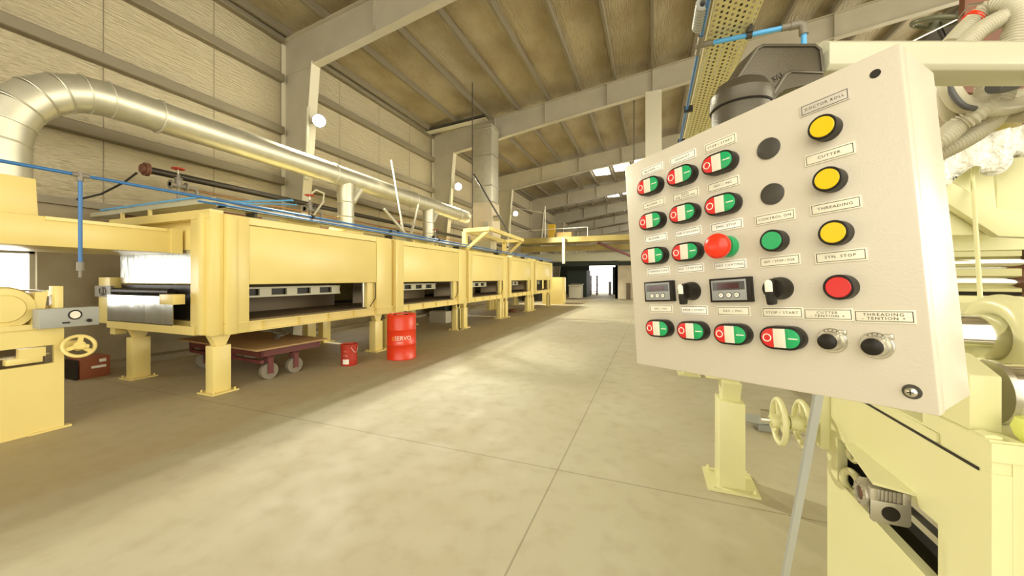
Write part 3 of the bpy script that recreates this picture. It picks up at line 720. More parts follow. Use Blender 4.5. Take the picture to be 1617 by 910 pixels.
# drum with lettering
t = thing('steel_drum', 'tall red oil drum lettered SERVO standing in front of the second oven', 'drum', (-4.73, 5.99, 0))
prof = [(0.0, 0.0), (0.0, 0.283), (0.012, 0.290), (0.024, 0.283), (0.20, 0.283), (0.28, 0.283), (0.292, 0.291), (0.304, 0.283), (0.57, 0.283), (0.582, 0.291), (0.594, 0.283), (0.84, 0.283), (0.868, 0.283), (0.88, 0.289), (0.888, 0.285), (0.886, 0.272), (0.865, 0.268), (0.865, 0)]
NB(RED).lathe((0, 0, 0), (0, 0, 1), prof, 48).build('drum_shell', None, t)
NB(BLK).cyl((0.10, 0.02, 0.865), (0.10, 0.02, 0.885), 0.035).cyl((-0.17, 0, 0.865), (-0.17, 0, 0.88), 0.02).box((-0.1, -0.16, 0.865), (0.05, -0.08, 0.868)).build('bung', None, t)
def wrap_text(body, size, z, ang, r, m, parent, name='lettering', xs=1.0):
    o = text_mesh(body, size, 0.0008, m, name, parent, Matrix(), xscale=xs)
    for v in o.data.vertices:
        x, y, d = v.co; a = ang + x / r
        v.co = ((r + 0.001 + d) * math.cos(a), (r + 0.001 + d) * math.sin(a), z + y)
    return o
ang0 = math.atan2(-5.99, 4.73)
wrap_text('SERVO', 0.115, 0.43, ang0 + 0.1, 0.283, WHITE, t, xs=0.95)
wrap_text('IndianOil', 0.03, 0.345, ang0 - 0.1, 0.283, WHITE, t)
b = NB(mat('orange_print', (0.9, 0.25, 0.03), 0.5))
for k in range(3):
    for j in range(9):
        a = ang0 - 0.66 + j * 0.018; z = 0.395 + 0.028 * k
        b.cyl((0.283*math.cos(a), 0.283*math.sin(a), z), (0.2845*math.cos(a), 0.2845*math.sin(a), z), 0.009, n=6)
b.build('emblem', None, t)
# pail
t = thing('oil_pail', 'small battered dark red pail with a white label standing between cart and drum', 'pail', (-5.25, 5.15, 0))
b = NB(RED_D).lathe((0, 0, 0), (0, 0, 1), [(0.0, 0), (0.0, 0.135), (0.01, 0.14), (0.12, 0.142), (0.20, 0.138), (0.30, 0.143), (0.36, 0.146), (0.365, 0.152), (0.385, 0.152), (0.39, 0.143), (0.37, 0.135), (0.37, 0)], 32)
b.build('pail_body', None, t)
ang1 = math.atan2(-5.15, 5.25)
b = NB(WHITE)
def patch(b, r, a0, a1, z0, z1, n=8):
    for k in range(n):
        A = [a0 + (a1 - a0) * (k + s) / n for s in (0, 1)]
        q = [b.v((r*math.cos(A[0]), r*math.sin(A[0]), z0)), b.v((r*math.cos(A[1]), r*math.sin(A[1]), z0)), b.v((r*math.cos(A[1]), r*math.sin(A[1]), z1)), b.v((r*math.cos(A[0]), r*math.sin(A[0]), z1))]
        b.f(q, True)
patch(b, 0.1435, ang1 - 0.85, ang1 - 0.05, 0.035, 0.125)
b.build('paper_label', None, t)
wrap_text('OIL', 0.06, 0.19, ang1 - 0.45, 0.1435, mat('pink_print', (0.7, 0.3, 0.2), 0.6), t)
wrap_text('20 L', 0.04, 0.27, ang1 - 0.45, 0.145, mat('pink_print', (0.7, 0.3, 0.2), 0.6), t)
NB(STEEL).tube([(0.15*math.cos(a), 0.15*math.sin(a), 0.34 - 0.10*math.sin((a - ang1 - 0.2)/1.2*PI) if ang1+0.2 < a < ang1+1.4 else 0.34) for a in [ang1 + 0.2 + 1.2*k/10 for k in range(11)]], 0.003, 6).build('wire_handle', None, t)
# things on the floor behind the oven legs
for (x, y, w, d, h, m, lab) in ((-7.6, 9.0, 0.5, 0.5, 0.5, BLOCK, 'grey sack like crate on the floor behind the second pair of legs'),
                                (-7.2, 11.3, 0.7, 0.4, 0.42, FRAME_P, 'pale tin box on the floor beneath the third oven'),
                                (-8.3, 13.6, 0.6, 1.4, 0.75, DARKG, 'dark cabinet standing against the wall behind the fourth oven')):
    t2 = NB(m).box((x - w/2, y - d/2, 0), (x + w/2, y + d/2, h), 0.02).build('storage_crate'); tag(t2, lab, 'crate')
b = NB(RUST).lathe((0, 0, 0), (0, 0, 1), [(0, 0), (0, 0.22), (0.05, 0.26), (0.10, 0.23), (0.14, 0.17), (0.14, 0.08), (0.06, 0.05), (0.06, 0)], 24)
o = b.build('hose_coil'); o.location = (-6.2, 16.0, 0); tag(o, 'brown coil lying on the floor beside the fourth oven legs', 'coil')

# ------------------------------------------------------------------ far end objects
t = thing('yellow_cabinet', 'yellow sheet steel cabinet at the far end of the oven line', 'cabinet', (-5.5, 22.4, 0))
NB(CREAM).box((-1.0, -0.45, 0.0), (0.3, 0.45, 1.68), 0.01).build('cabinet_body', None, t)
NB(CREAM).box((0.3, -0.4, 0.1), (0.33, 0.4, 1.62), 0.01).build('door', None, t)
NB(CREAM_D).bar((0.335, -0.2, 1.1), (0.335, 0.25, 0.5), 0.01, 0.03).build('door_brace', None, t)
t = thing('tool_cabinet', 'small grey cabinet with a slanted lid near the far doorway', 'cabinet', (-5.6, 28.2, 0))
NB(FRAME_P).box((-0.45, -0.5, 0.08), (0.45, 0.5, 1.05)).build('cabinet_body', None, t)
NB(GALV).bar((0, -0.6, 1.05), (0, 0.6, 1.15), 1.0, 0.06).build('lid', None, t)
t2 = NB(DARKG).box((-6.9, 31.0, 0), (-5.25, 33.0, 2.3)).build('dark_container'); tag(t2, 'dark green steel container at the far end beside the bright doorway', 'container')
t2 = NB(BLK_M).box((-8.8, 24.5, 0), (-7.0, 26.5, 2.3)).build('dark_machine'); tag(t2, 'dark machine beyond the yellow cabinet', 'machine')
t = thing('stacked_rack', 'rusty rack standing in the bright far doorway', 'rack', (-5.35, 35.8, 0))
b = NB(RUST)
for x in (-0.3, 0.3):
    for y in (-0.3, 0.3): b.box((x - 0.04, y - 0.04, 0), (x + 0.04, y + 0.04, 1.9))
b.build('upright', None, t)
b = NB(RUST)
for z in (0.3, 0.9, 1.5, 1.85): b.box((-0.34, -0.34, z), (0.34, 0.34, z + 0.05))
b.build('shelf', None, t)
t2 = NB(PVC).box((-4.0, 36.2, 0), (-3.75, 36.4, 1.3), 0.01).build('door_leaf'); tag(t2, 'grey panel leaning by the bright far doorway', 'panel')
t2 = NB(BROWN).box((-1.9, 29.3, 0), (-1.6, 29.48, 1.25)).build('wall_locker'); tag(t2, 'narrow brown locker against the pale partition', 'locker')
# mezzanine conveyor bridge
t = thing('conveyor_bridge', 'long yellow conveyor bridge crossing the hall high above the far aisle', 'bridge', (0, 24, 0))
YB = mat('bridge_yellow', (0.42, 0.34, 0.11), 0.5, noise=(1, (0.30, 0.22, 0.07), 0.8, (1, 1, 1)))
NB(YB).box((-9.2, -0.1, 4.05), (9, 0.0, 4.40)).build('girder', None, t)
NB(YB).box((-9.2, 1.4, 3.55), (9, 1.5, 3.95)).build('girder', None, t)
NB(YB).box((-9.2, 0.0, 4.05), (9, 1.5, 4.10)).build('deck', None, t)
NB(BEIGE_T).box((-9.2, 3.0, 2.9), (9, 3.2, 3.5)).build('lower_beam', None, t)
NB(DARKG).box((-9.2, 3.3, 2.55), (9, 3.5, 2.85)).build('dark_rail', None, t)
NB(COLUMN_P).box((-5.63, -0.3, 2.6), (-5.47, -0.1, 4.3)).build('post', None, t)
b = NB(WHITE)
b.cyl((-9.0, 0, 4.95), (-4.0, 0, 5.0), 0.02).cyl((-6.9, 0, 4.4), (-6.9, 0, 6.6), 0.035).cyl((-4.0, 0, 4.4), (-4.0, 0, 5.0), 0.02).cyl((-9.0, 0, 6.6), (-6.9, 0, 6.1), 0.02)
b.build('handrail', None, t)
NB(MAROON).bar((-3.4, 0.6, 4.0), (-0.2, 2.0, 2.6), 0.15, 0.15).build('stair_stringer', None, t)
t2 = NB(YEL).box((-6.75, 24.2, 4.42), (-6.3, 24.6, 5.35)).build('yellow_tank'); tag(t2, 'deep yellow tank standing on the conveyor bridge', 'tank')
t2 = NB(WOODY).box((-6.1, 24.1, 4.42), (-5.1, 24.6, 4.75)).build('crate'); tag(t2, 'orange brown crate on the conveyor bridge beside the yellow tank', 'crate')

# ------------------------------------------------------------------ overhead perforated tray, near
t = thing('perforated_tray', 'yellow perforated cable tray running overhead beside the hanging control panel', 'cable tray', (0, 0, 3.0))
b = NB(mat('perforated_tray_yellow', (0.66, 0.60, 0.32), 0.4, 0.2))
x0, x1 = 0.297, 0.52; nx = 8; cw = (x1 - x0) / nx; cl = 0.042
ya = 1.2; ny = 150
for i in range(nx):
    for j in range(ny):
        cx_ = x0 + cw*(i + 0.5); cy_ = ya + cl*(j + (0.5 if i % 2 else 0.0)) + cl/2
        hx, hy = cw*0.24, cl*0.27
        o_ = [b.v((cx_ + sx*cw/2, cy_ + sy*cl/2, 0)) for sx, sy in ((-1,-1),(1,-1),(1,1),(-1,1))]
        n_ = [b.v((cx_ + sx*hx, cy_ + sy*hy, 0)) for sx, sy in ((-1,-1),(1,-1),(1,1),(-1,1))]
        m_ = [b.v((cx_ + sx*hx, cy_ + sy*hy, 0.002)) for sx, sy in ((-1,-1),(1,-1),(1,1),(-1,1))]
        for k in range(4):
            b.f([o_[k], o_[(k+1)%4], n_[(k+1)%4], n_[k]]); b.f([n_[k], n_[(k+1)%4], m_[(k+1)%4], m_[k]])
b.build('tray_plate', None, t, auto=False)
b = NB(mat('tray_flange', (0.45, 0.40, 0.22), 0.4, 0.3))
b.box((x0 - 0.003, ya, 0), (x0, ya + cl*ny, 0.05)).box((x1, ya, 0), (x1 + 0.003, ya + cl*ny, 0.05)).box((x0 - 0.02, ya, 0.05), (x0, ya + cl*ny, 0.053)).box((x1, ya, 0.05), (x1 + 0.02, ya + cl*ny, 0.053))
b.build('tray_flange', None, t)
b = NB(CONDUIT_D)
for k in range(4): b.tube([(x0 + 0.04 + 0.045*k, ya + 0.3*j, 0.03 + 0.006*math.sin(j*1.3 + k)) for j in range(22)], 0.012, 8)
b.build('cable', None, t)
t = thing('blue_air_pipe', 'bright blue air pipe beside the perforated tray with a branch crossing it', 'pipe', (0.257, 0, 2.97))
NB(BLUE).cyl((0, 1.0, 0.0), (0, 2.30, 0), 0.010, n=12).cyl((0, 2.42, 0), (0, 8, 0), 0.010, n=12).build('main_pipe', None, t)
NB(BLUE_L).cyl((0.06, 2.376, 0.0), (0.46, 2.376, 0.0), 0.013, n=14).build('branch_pipe', None, t)
NB(BLUE_L).cyl((0.50, 2.376, -0.04), (0.50, 2.376, -0.8), 0.013, n=14).build('down_pipe', None, t)
NB(FITTING).cyl((-0.02, 2.376, 0.0), (0.07, 2.376, 0.0), 0.017).cyl((0, 2.28, 0), (0, 2.46, 0), 0.017).build('pipe_fitting', None, t)
b = NB(FITTING).cyl((0.40, 2.376, 0), (0.455, 2.376, 0), 0.018)
b.tube([(0.44, 2.376, 0), (0.48, 2.376, 0), (0.497, 2.376, -0.012), (0.50, 2.376, -0.06)], 0.021, 14)
b.build('pipe_fitting', None, t)
NB(BLK_M).box((0.235, 2.34, 0.0), (0.262, 2.41, 0.04)).cyl((0.235, 2.376, 0), (0.262, 2.376, 0), 0.020).build('pipe_clamp', None, t)
b = NB(PVC)
for k in range(9): b.torus((-0.02, 2.05 + 0.022*k, 0.02), (0, 1, 0.3), 0.024, 0.011, 16, 8)
b.build('hose_spring', None, t)
for y in (3.25, 4.0): NB(BLK).box((-0.02, y - 0.012, -0.018), (0.045, y + 0.012, 0.03)).build('clip', None, t)

# ------------------------------------------------------------------ HANGING CONTROL PANEL
Rc = Matrix(((0.47752832, 0.04338199, -0.8775447), (0.07020964, -0.99747044, -0.01110504), (0.87580666, 0.05630912, 0.47936622)))
uu, vv, ww = Rc.col[0].copy(), Rc.col[1].copy(), -Rc.col[2].copy()
uu = Vector((Rc[0][0], Rc[1][0], Rc[2][0])); vv = Vector((Rc[0][1], Rc[1][1], Rc[2][1])); ww = Vector((Rc[0][2], Rc[1][2], Rc[2][2]))
Mp = Matrix(((uu.x, -vv.x, ww.x, 0.23093), (uu.y, -vv.y, ww.y, 0.22936), (uu.z, -vv.z, ww.z, -0.74108), (0, 0, 0, 1)))
PM = CAM_M @ Mp                                    # panel axes: x across, y up, z out of the face, origin top corner
PW, PH, PD = 0.3987, 0.40, 0.120
panel = thing('control_panel', 'light grey hanging control panel full of push buttons and nameplates', 'control panel', M=PM)
b = NB(BEIGE)
b.box((0, -PH, -0.017), (PW, 0, 0), 0.0022)
b.build('lid', None, panel)
b = NB(BEIGE).box((0.001, -PH + 0.001, -PD), (PW - 0.001, -0.001, -0.0198), 0.002); b.box((0.007, -PH + 0.007, -0.024), (PW - 0.007, -0.007, -0.014))
b.build('enclosure', None, panel)
def T3(x, y, z=0): return Matrix.Translation((x, y, z))
def stadium(hl, r, n=10, x0=None, x1=None):
    pts = [(hl + r*math.cos(a), r*math.sin(a)) for a in [-PI/2 + PI*k/n for k in range(n + 1)]]
    pts += [(-hl + r*math.cos(a), r*math.sin(a)) for a in [PI/2 + PI*k/n for k in range(n + 1)]]
    return pts
EX, EY, EZ = (1, 0, 0), (0, 1, 0), (0, 0, 1)
def part_tag(o, lab): o['label'] = lab; return o
def double_button(x, y):
    M = T3(x, -y)
    h = NB(BLK, M).prism(stadium(0.0103, 0.0155), (0, 0, 0), EX, EY, EZ, 0.0155, 0.0008).build('double_push_button', None, panel)
    r, hl, z = 0.0126, 0.0103, 0.0157
    n = 10
    red = [(-0.0078, -r), (-0.0078, r)] + [(-hl + r*math.cos(a), r*math.sin(a)) for a in [PI/2 + PI*k/n for k in range(n + 1)]]
    grn = [(0.0068, r), (0.0068, -r)] + [(hl + r*math.cos(a), r*math.sin(a)) for a in [-PI/2 + PI*k/n for k in range(n + 1)]]
    NB(BTN_R, M).prism(red[::-1], (0, 0, 0.0150), EX, EY, EZ, 0.0022, 0.0003).build('stop_cap', None, h)
    NB(BTN_G, M).prism(grn, (0, 0, 0.0150), EX, EY, EZ, 0.0016, 0.0003).build('start_cap', None, h)
    NB(BTN_W, M).box((-0.0076, -r, 0.0150), (0.0066, r, 0.0170), 0.0003).build('indicator_lens', None, h)
    NB(WHITE, M).torus((-0.0152, 0, 0.0173), EZ, 0.0048, 0.0007, 24, 6).box((0.0098, -0.0007, 0.0166), (0.0205, 0.0007, 0.0171)).build('symbol', None, h)
cols = [0.0655, 0.1322, 0.1975, 0.264, 0.3305]
for c_, r_ in ((0, 0.0615), (1, 0.0632), (2, 0.0648), (0, 0.1275), (1, 0.1285), (2, 0.1297), (0, 0.1925), (1, 0.1942), (0, 0.3255), (1, 0.3262), (2, 0.3277), (3, 0.3285)):
    double_button(cols[c_] + 0.0015, r_)
def round_button(x, y, m, name='push_button', r=0.0150, h=0.016, cap=0.0122, capz=0.0165):
    M = T3(x, -y)
    o = NB(BLK, M).lathe((0, 0, 0), EZ, [(0, r), (0.004, r), (h - 0.001, r), (h, r - 0.001), (h, cap + 0.0003), (h - 0.002, cap + 0.0003), (h - 0.002, 0)], 36).build(name, None, panel)
    NB(m, M).lathe((0, 0, h - 0.004), EZ, [(0, cap), (capz - h + 0.0035, cap), (capz - h + 0.004, cap - 0.0006), (capz - h + 0.0036, 0)], 36).build('button_cap', None, o)
round_button(cols[4], 0.0675, BTN_Y); round_button(cols[4], 0.1323, BTN_Y); round_button(cols[4] + 0.001, 0.1980, BTN_Y)
round_button(cols[4] + 0.001, 0.2636, BTN_R); round_button(cols[3] + 0.001, 0.1967, BTN_G)
for y in (0.0658, 0.1306):
    NB(BLK_M, T3(cols[3], -y)).lathe((0, 0, 0), EZ, [(0, 0.0147), (0.0018, 0.0147), (0.0024, 0.0135), (0.0024, 0)], 36).build('blanking_plug', None, panel)
# emergency stop
M = T3(cols[2], -0.1945)
es = NB(BTN_G, M).lathe((0, 0, 0), EZ, [(0, 0.0165), (0.010, 0.0165), (0.012, 0.0150), (0.012, 0.009), (0.016, 0.009)], 32).build('emergency_stop', None, panel)
NB(BTN_ES, M).lathe((0, 0, 0.012), EZ, [(0, 0.009), (0.004, 0.0105), (0.009, 0.0165), (0.012, 0.0188), (0.017, 0.0192), (0.021, 0.0178), (0.0245, 0.0135), (0.0262, 0.007), (0.0266, 0)], 40).build('mushroom_cap', None, es)
# selector switches
def selector(x, y):
    M = T3(x, -y)
    o = NB(BLK, M).lathe((0, 0, 0), EZ, [(0, 0.0155), (0.009, 0.0152), (0.012, 0.0140), (0.020, 0.0136), (0.022, 0.0128), (0.022, 0)], 36).build('selector_switch', None, panel)
    lev = [(0.0048*math.cos(a), 0.0048*math.sin(a) + 0.0075) for a in [PI*k/8 for k in range(9)]] + [(-0.0050, -0.010), (-0.0044, -0.020), (-0.003, -0.0215), (0.003, -0.0215), (0.0044, -0.020), (0.0050, -0.010)]
    lv = NB(BLK, M).prism(lev, (0, 0, 0.021), EX, EY, EZ, 0.010, 0.0008).build('lever', None, o)
    tip = [(0.0046*math.cos(a), 0.0050*math.sin(a) + 0.0072) for a in [PI*k/8 for k in range(9)]] + [(-0.0047, -0.004), (0.0047, -0.004)]
    NB(WHITE, M).prism(tip, (0, 0, 0.0308), EX, EY, EZ, 0.0010, 0.0004).build('lever_marker', None, o)
selector(0.1325, 0.2605); selector(0.2645, 0.2620)
# panel meters
def meter(x, y):
    M = T3(x, -y)
    o = NB(BLK, M).box((-0.0310, -0.0185, 0), (0.0310, 0.0185, 0.0085), 0.0006).build('panel_meter', None, panel)
    NB(GREY_M, M).box((-0.0275, -0.0155, 0.0080), (0.0250, 0.0155, 0.0092), 0.0002).build('meter_face', None, o)
    NB(WIN, M).box((-0.0250, 0.0000, 0.0090), (0.0230, 0.0125, 0.0096)).build('display_window', None, o)
    NB(DISP, M).box((-0.0180, 0.0018, 0.0095), (0.0150, 0.0105, 0.0098)).build('digit_display', None, o)
    for k in range(3):
        kx = -0.0125 + 0.0118*k
        q = NB(BLK, M).prism([(0.0045*math.cos(PI/4*j + PI/8), 0.0045*math.sin(PI/4*j + PI/8)) for j in range(8)], (kx, -0.0078, 0.0090), EX, EY, EZ, 0.0006).build('key_surround', None, o)
        NB(WHITE, M).cyl((kx, -0.0078, 0.0094), (kx, -0.0078, 0.0101), 0.0034, n=20).build('key', None, o)
        NB(INK, M).tube([(kx - 0.0014, -0.0085, 0.0102), (kx, -0.0068, 0.0102), (kx + 0.0014, -0.0085, 0.0102)], 0.0003, 5).build('key_arrow', None, o)
meter(0.0690, 0.2585); meter(0.1990, 0.2613)
# potentiometers
def pot(x, y):
    M = T3(x, -y)
    o = NB(STEEL, M).lathe((0, 0, 0), EZ, [(0, 0.0150), (0.0022, 0.0150), (0.0030, 0.0142), (0.0030, 0.012), (0.008, 0.0112), (0.0125, 0.0105), (0.0140, 0.0096), (0.0140, 0)], 36).build('potentiometer', None, panel)
    NB(BLK, M).lathe((0, 0, 0.0132), EZ, [(0, 0.0098), (0.0035, 0.0092), (0.0045, 0.0080), (0.0045, 0)], 32).build('knob_cap', None, o)
    b = NB(INK, M)
    for k in range(5):
        a = PI*0.25 + k*0.32; b.box((0.0132*math.cos(a) - 0.0006, 0.0132*math.sin(a) - 0.0006, 0.0031), (0.0132*math.cos(a) + 0.0006, 0.0132*math.sin(a) + 0.0006, 0.0034))
    b.build('scale_mark', None, o)
    NB(STEEL, M).box((0.008, 0.008, 0.0), (0.015, 0.0135, 0.004), 0.0004).build('lock_tab', None, o)
pot(0.3158, 0.3290); pot(0.3560, 0.3315)
NB(DARK, T3(0.3772, -0.0235)).lathe((0, 0, -0.0005), EZ, [(0, 0.0048), (0.0008, 0.0048), (0.0008, 0)], 24).build('lid_screw_hole', None, panel)
s_ = NB(BLK_M, T3(0.3800, -0.3785)).lathe((0, 0, 0), EZ, [(0, 0.0078), (0.0014, 0.0074), (0.0014, 0.003)], 28).build('lid_screw', None, panel)
M = T3(0.3800, -0.3785)
NB(STEEL, M).lathe((0, 0, 0.001), EZ, [(0, 0.0050), (0.003, 0.0050), (0.0042, 0.0036), (0.0045, 0)], 24).build('screw_head', None, s_)
NB(BLK, M).box((-0.0026, -0.0005, 0.0048), (0.0026, 0.0005, 0.0057)).box((-0.0005, -0.0026, 0.0048), (0.0005, 0.0026, 0.0057)).build('cross_slot', None, s_)
# nameplates
def nameplate(x, y, body, m=PLATE, w=0.050, h=0.0148, size=0.0047, sp=1.2, xs=1.15):
    M = T3(x, -y)
    o = NB(m, M).box((-w/2, -h/2, 0), (w/2, h/2, 0.0013), 0.0002).build('nameplate', None, panel)
    e = 0.0016; t_ = 0.00035
    fr = NB(INK, M)
    for (xa, ya_, xb, yb) in ((-w/2+e, h/2-e, w/2-e, h/2-e-2*t_), (-w/2+e, -h/2+e, w/2-e, -h/2+e+2*t_), (-w/2+e, -h/2+e, -w/2+e+2*t_, h/2-e), (w/2-e-2*t_, -h/2+e, w/2-e, h/2-e)):
        fr.box((xa, ya_, 0.0012), (xb, yb, 0.00142))
    fr.build('border_line', None, o)
    text_mesh(body, size, 0.00008, INK, 'lettering', o, M @ T3(0, 0, 0.00145), space=sp, xscale=xs)
nameplate(0.0665, 0.0290, 'BLOWER  3', PLATE_W); nameplate(0.1317, 0.0300, 'EXHAUST', PLATE_W); nameplate(0.1976, 0.0317, 'STOP / START')
nameplate(0.0663, 0.0940, 'BLOWER  2'); nameplate(0.1321, 0.0956, 'MAIN\nAIR COOLING', size=0.0043); nameplate(0.1970, 0.0966, 'DEC / INC')
nameplate(0.0660, 0.1590, 'BLOWER  1', PLATE_W); nameplate(0.1318, 0.1600, 'AIR COOLING', PLATE_W); nameplate(0.1973, 0.1618, 'EMG. STOP', PLATE_W)
nameplate(0.2642, 0.1637, 'CONTROL ON')
nameplate(0.0665, 0.2210, 'TEMPERATURE', PLATE_W); nameplate(0.1310, 0.2220, 'REV. STOP FOR', PLATE_W); nameplate(0.1976, 0.2232, 'SIDE COATING', PLATE_W); nameplate(0.2655, 0.2244, 'REV. / STOP / FOR', size=0.0043, sp=1.1, xs=1.0)
nameplate(0.0670, 0.2905, 'DEC / INC'); nameplate(0.1322, 0.2924, 'STOP / START', PLATE_W); nameplate(0.1980, 0.2936, 'DEC / INC.')
nameplate(0.2633, 0.2952, 'STOP / START'); nameplate(0.3133, 0.2968, 'CUTTER\n- TENTION +', size=0.0044, w=0.0500); nameplate(0.3637, 0.2985, 'THREADING\n- TENTION +', size=0.0046, w=0.0508)
nameplate(0.3294, 0.0333, 'DOCTOR ROLL', PLATE_G, sp=1.3, xs=1.0); nameplate(0.3296, 0.0996, 'CUTTER'); nameplate(0.3306, 0.1645, 'THREADING'); nameplate(0.3310, 0.2261, 'SYN. STOP')

# ------------------------------------------------------------------ suspension arm with elbow casting
DE = 0.60                                           # distance of the arm from the camera plane
Rv = Vector((CW, SW, 0)); Uv = Vector((0, 0, 1)); Fv = Vector((-SW, CW, 0))
arm = thing('suspension_arm', 'pale tube arm with a dark cast elbow carrying the hanging control panel', 'arm', at_depth(1172, 205, DE))
O = arm.location.copy()
def lp(px, py, d=DE): return at_depth(px, py, d) - O
px2 = lambda px, py: ((px - 1172) / F_PX * (DE - 0.03), -(py - 205) / F_PX * (DE - 0.03) + 0.0)
def dpt(px, py, d):
    w_ = at_depth(px, py, d) - O; return (w_.dot(Rv), w_.z)
poly = [(1156, 134), (1194, 74), (1204, 69), (1287, 69), (1298, 77), (1301, 122), (1301, 134), (1238, 136), (1224, 158), (1214, 166), (1160, 168)]
o0 = at_depth(1172, 205, DE - 0.035) - O
pts = [dpt(px, py, DE - 0.024) for px, py in poly]
o0 = Fv * (-0.024)
b = NB(CAST).prism(pts, o0, Rv, Uv, Fv, 0.048, 0.005); b.build('elbow_casting', None, arm)
rim = [(1158, 134), (1195, 77), (1205, 72), (1286, 72), (1295, 79), (1298, 115), (1250, 113), (1239, 119), (1222, 146), (1212, 156)]
b = NB(CAST).tube([Vector(Rv) * dpt(px, py, DE - 0.024)[0] + Uv * dpt(px, py, DE - 0.024)[1] + Fv * (-0.024) for px, py in rim], 0.0028, 8); b.build('casting_rib', None, arm)
Mt = Matrix.Identity(4)
for i_, vec in enumerate((Rv, Uv, -Fv)):
    for j_ in range(3): Mt[j_][i_] = vec[j_]
tp = at_depth(1228, 122, DE - 0.0245) - O
Mt = Matrix.Translation(tp) @ Mt @ Matrix.Rotation(math.radians(28), 4, 'Z')
text_mesh('SAI', 0.012, 0.0008, CAST, 'raised_lettering', arm, Mt, space=1.1)
cc = lp(1170, 158, DE)
b = NB(CAST).lathe((cc.x, cc.y, cc.z), EZ, [(-0.060, 0.043), (-0.018, 0.043), (-0.014, 0.0455), (0.006, 0.0455), (0.011, 0.041), (0.022, 0.036), (0.032, 0.020)], 40); b.build('swivel_collar', None, arm)
NB(BLK).torus((cc.x, cc.y, cc.z - 0.016), EZ, 0.0442, 0.0018, 40, 6).build('seal_ring', None, arm)
a0 = lp(1285, 100, DE); a1 = lp(1900, 100, DE)
b = NB(BEIGE_T); hh = 0.026
prof_ = [(-0.024, -hh), (0.024, -hh), (0.030, -hh + 0.008), (0.030, hh - 0.010), (0.018, hh), (-0.018, hh), (-0.030, hh - 0.010), (-0.030, -hh + 0.008)]
b.prism(prof_, a0, Fv, Uv, Rv, (a1 - a0).length, 0.002); b.build('arm_tube', None, arm)
pe = at_depth(1862, 100, DE) - O
NB(BEIGE_T).box((pe.x - 0.035, pe.y - 0.035, -O.z), (pe.x + 0.035, pe.y + 0.035, pe.z + 0.03), 0.004).box((pe.x - 0.09, pe.y - 0.09, -O.z), (pe.x + 0.09, pe.y + 0.06, -O.z + 0.012)).build('arm_post', None, arm)

# grey bar from below the panel to the floor
p0 = at_depth(1304, 560, 0.84); p1 = at_depth(1208, 1088, 1.405); p1.z = 0.0
o = NB(PVC).bar(p0, p1 + Vector((0, 0, 0.01)), 0.022, 0.008, up=Fv).build('support_bar')
tag(o, 'thin grey flat bar standing on the floor and leaning up behind the control panel', 'bar')

# ------------------------------------------------------------------ RIGHT COATING MACHINE
XM = 0.65; YN, YF = 1.05, 1.80
t = thing('roller_machine', 'pale yellow roller coating machine frame below and beside the control panel', 'machine', (XM, YF, 0))
def q(x, y, z): return (x - XM, y - YF, z)
b = NB(CREAM_R)                                     # side plate with slot z .84-1.0, Y 1.20-1.715
b.box(q(XM, YN, 1.0), q(XM + 0.03, YF, 1.198)).box(q(XM, YN, 0), q(XM + 0.03, YF, 0.84)).box(q(XM, YN, 0.84), q(XM + 0.03, 1.20, 1.0)).box(q(XM, 1.715, 0.84), q(XM + 0.03, YF, 1.0))
b.build('side_plate', None, t)
NB(CREAM_R).box(q(XM + 0.031, YN + 0.001, 0), q(XM + 1.6, YN + 0.031, 1.238)).build('front_plate', None, t)
NB(CREAM_R).box(q(XM + 0.03, YF - 0.03, 0), q(XM + 1.6, YF, 1.2)).build('rear_plate', None, t)
b = NB(CREAM_R).box(q(XM - 0.004, YN + 0.15, 1.20), q(XM + 0.5, YF, 1.222)).box(q(XM - 0.002, YN - 0.003, 1.224), q(XM + 1.6, YN + 0.2, 1.262)); b.box(q(XM + 0.002, YN + 0.003, 1.196), q(XM + 0.3, YF - 0.3, 1.226)).build('top_plate', None, t)
NB(BLK).box(q(XM - 0.002, YN + 0.03, 1.190), q(XM - 0.0005, YF - 0.25, 1.197)).build('plate_gap', None, t)
NB(DARK).box(q(XM + 0.12, YN + 0.04, 0.7), q(XM + 0.13, YF - 0.035, 1.15)).box(q(XM + 0.03, YF - 0.06, 0.7), q(XM + 0.12, YF - 0.035, 1.15)).build('dark_slot_backing', None, t)  # dark sheets added behind the slot to paint its shaded interior
NB(STEEL).box(q(XM + 0.06, 1.10, 0.93), q(XM + 0.09, 1.42, 0.985)).box(q(XM + 0.05, 1.10, 0.895), q(XM + 0.09, 1.42, 0.915)).cyl(q(XM + 0.05, 1.24, 0.87), q(XM + 0.05, 1.24, 0.93), 0.003, n=8).build('slide_rail', None, t)
NB(CREAM_R).torus(q(XM + 0.02, 1.66, 0.865), (1, 0.3, 0), 0.035, 0.013, 28, 10).torus(q(XM + 0.03, 1.67, 0.96), (1, 0.3, 0), 0.020, 0.010, 24, 8).build('pulley', None, t)
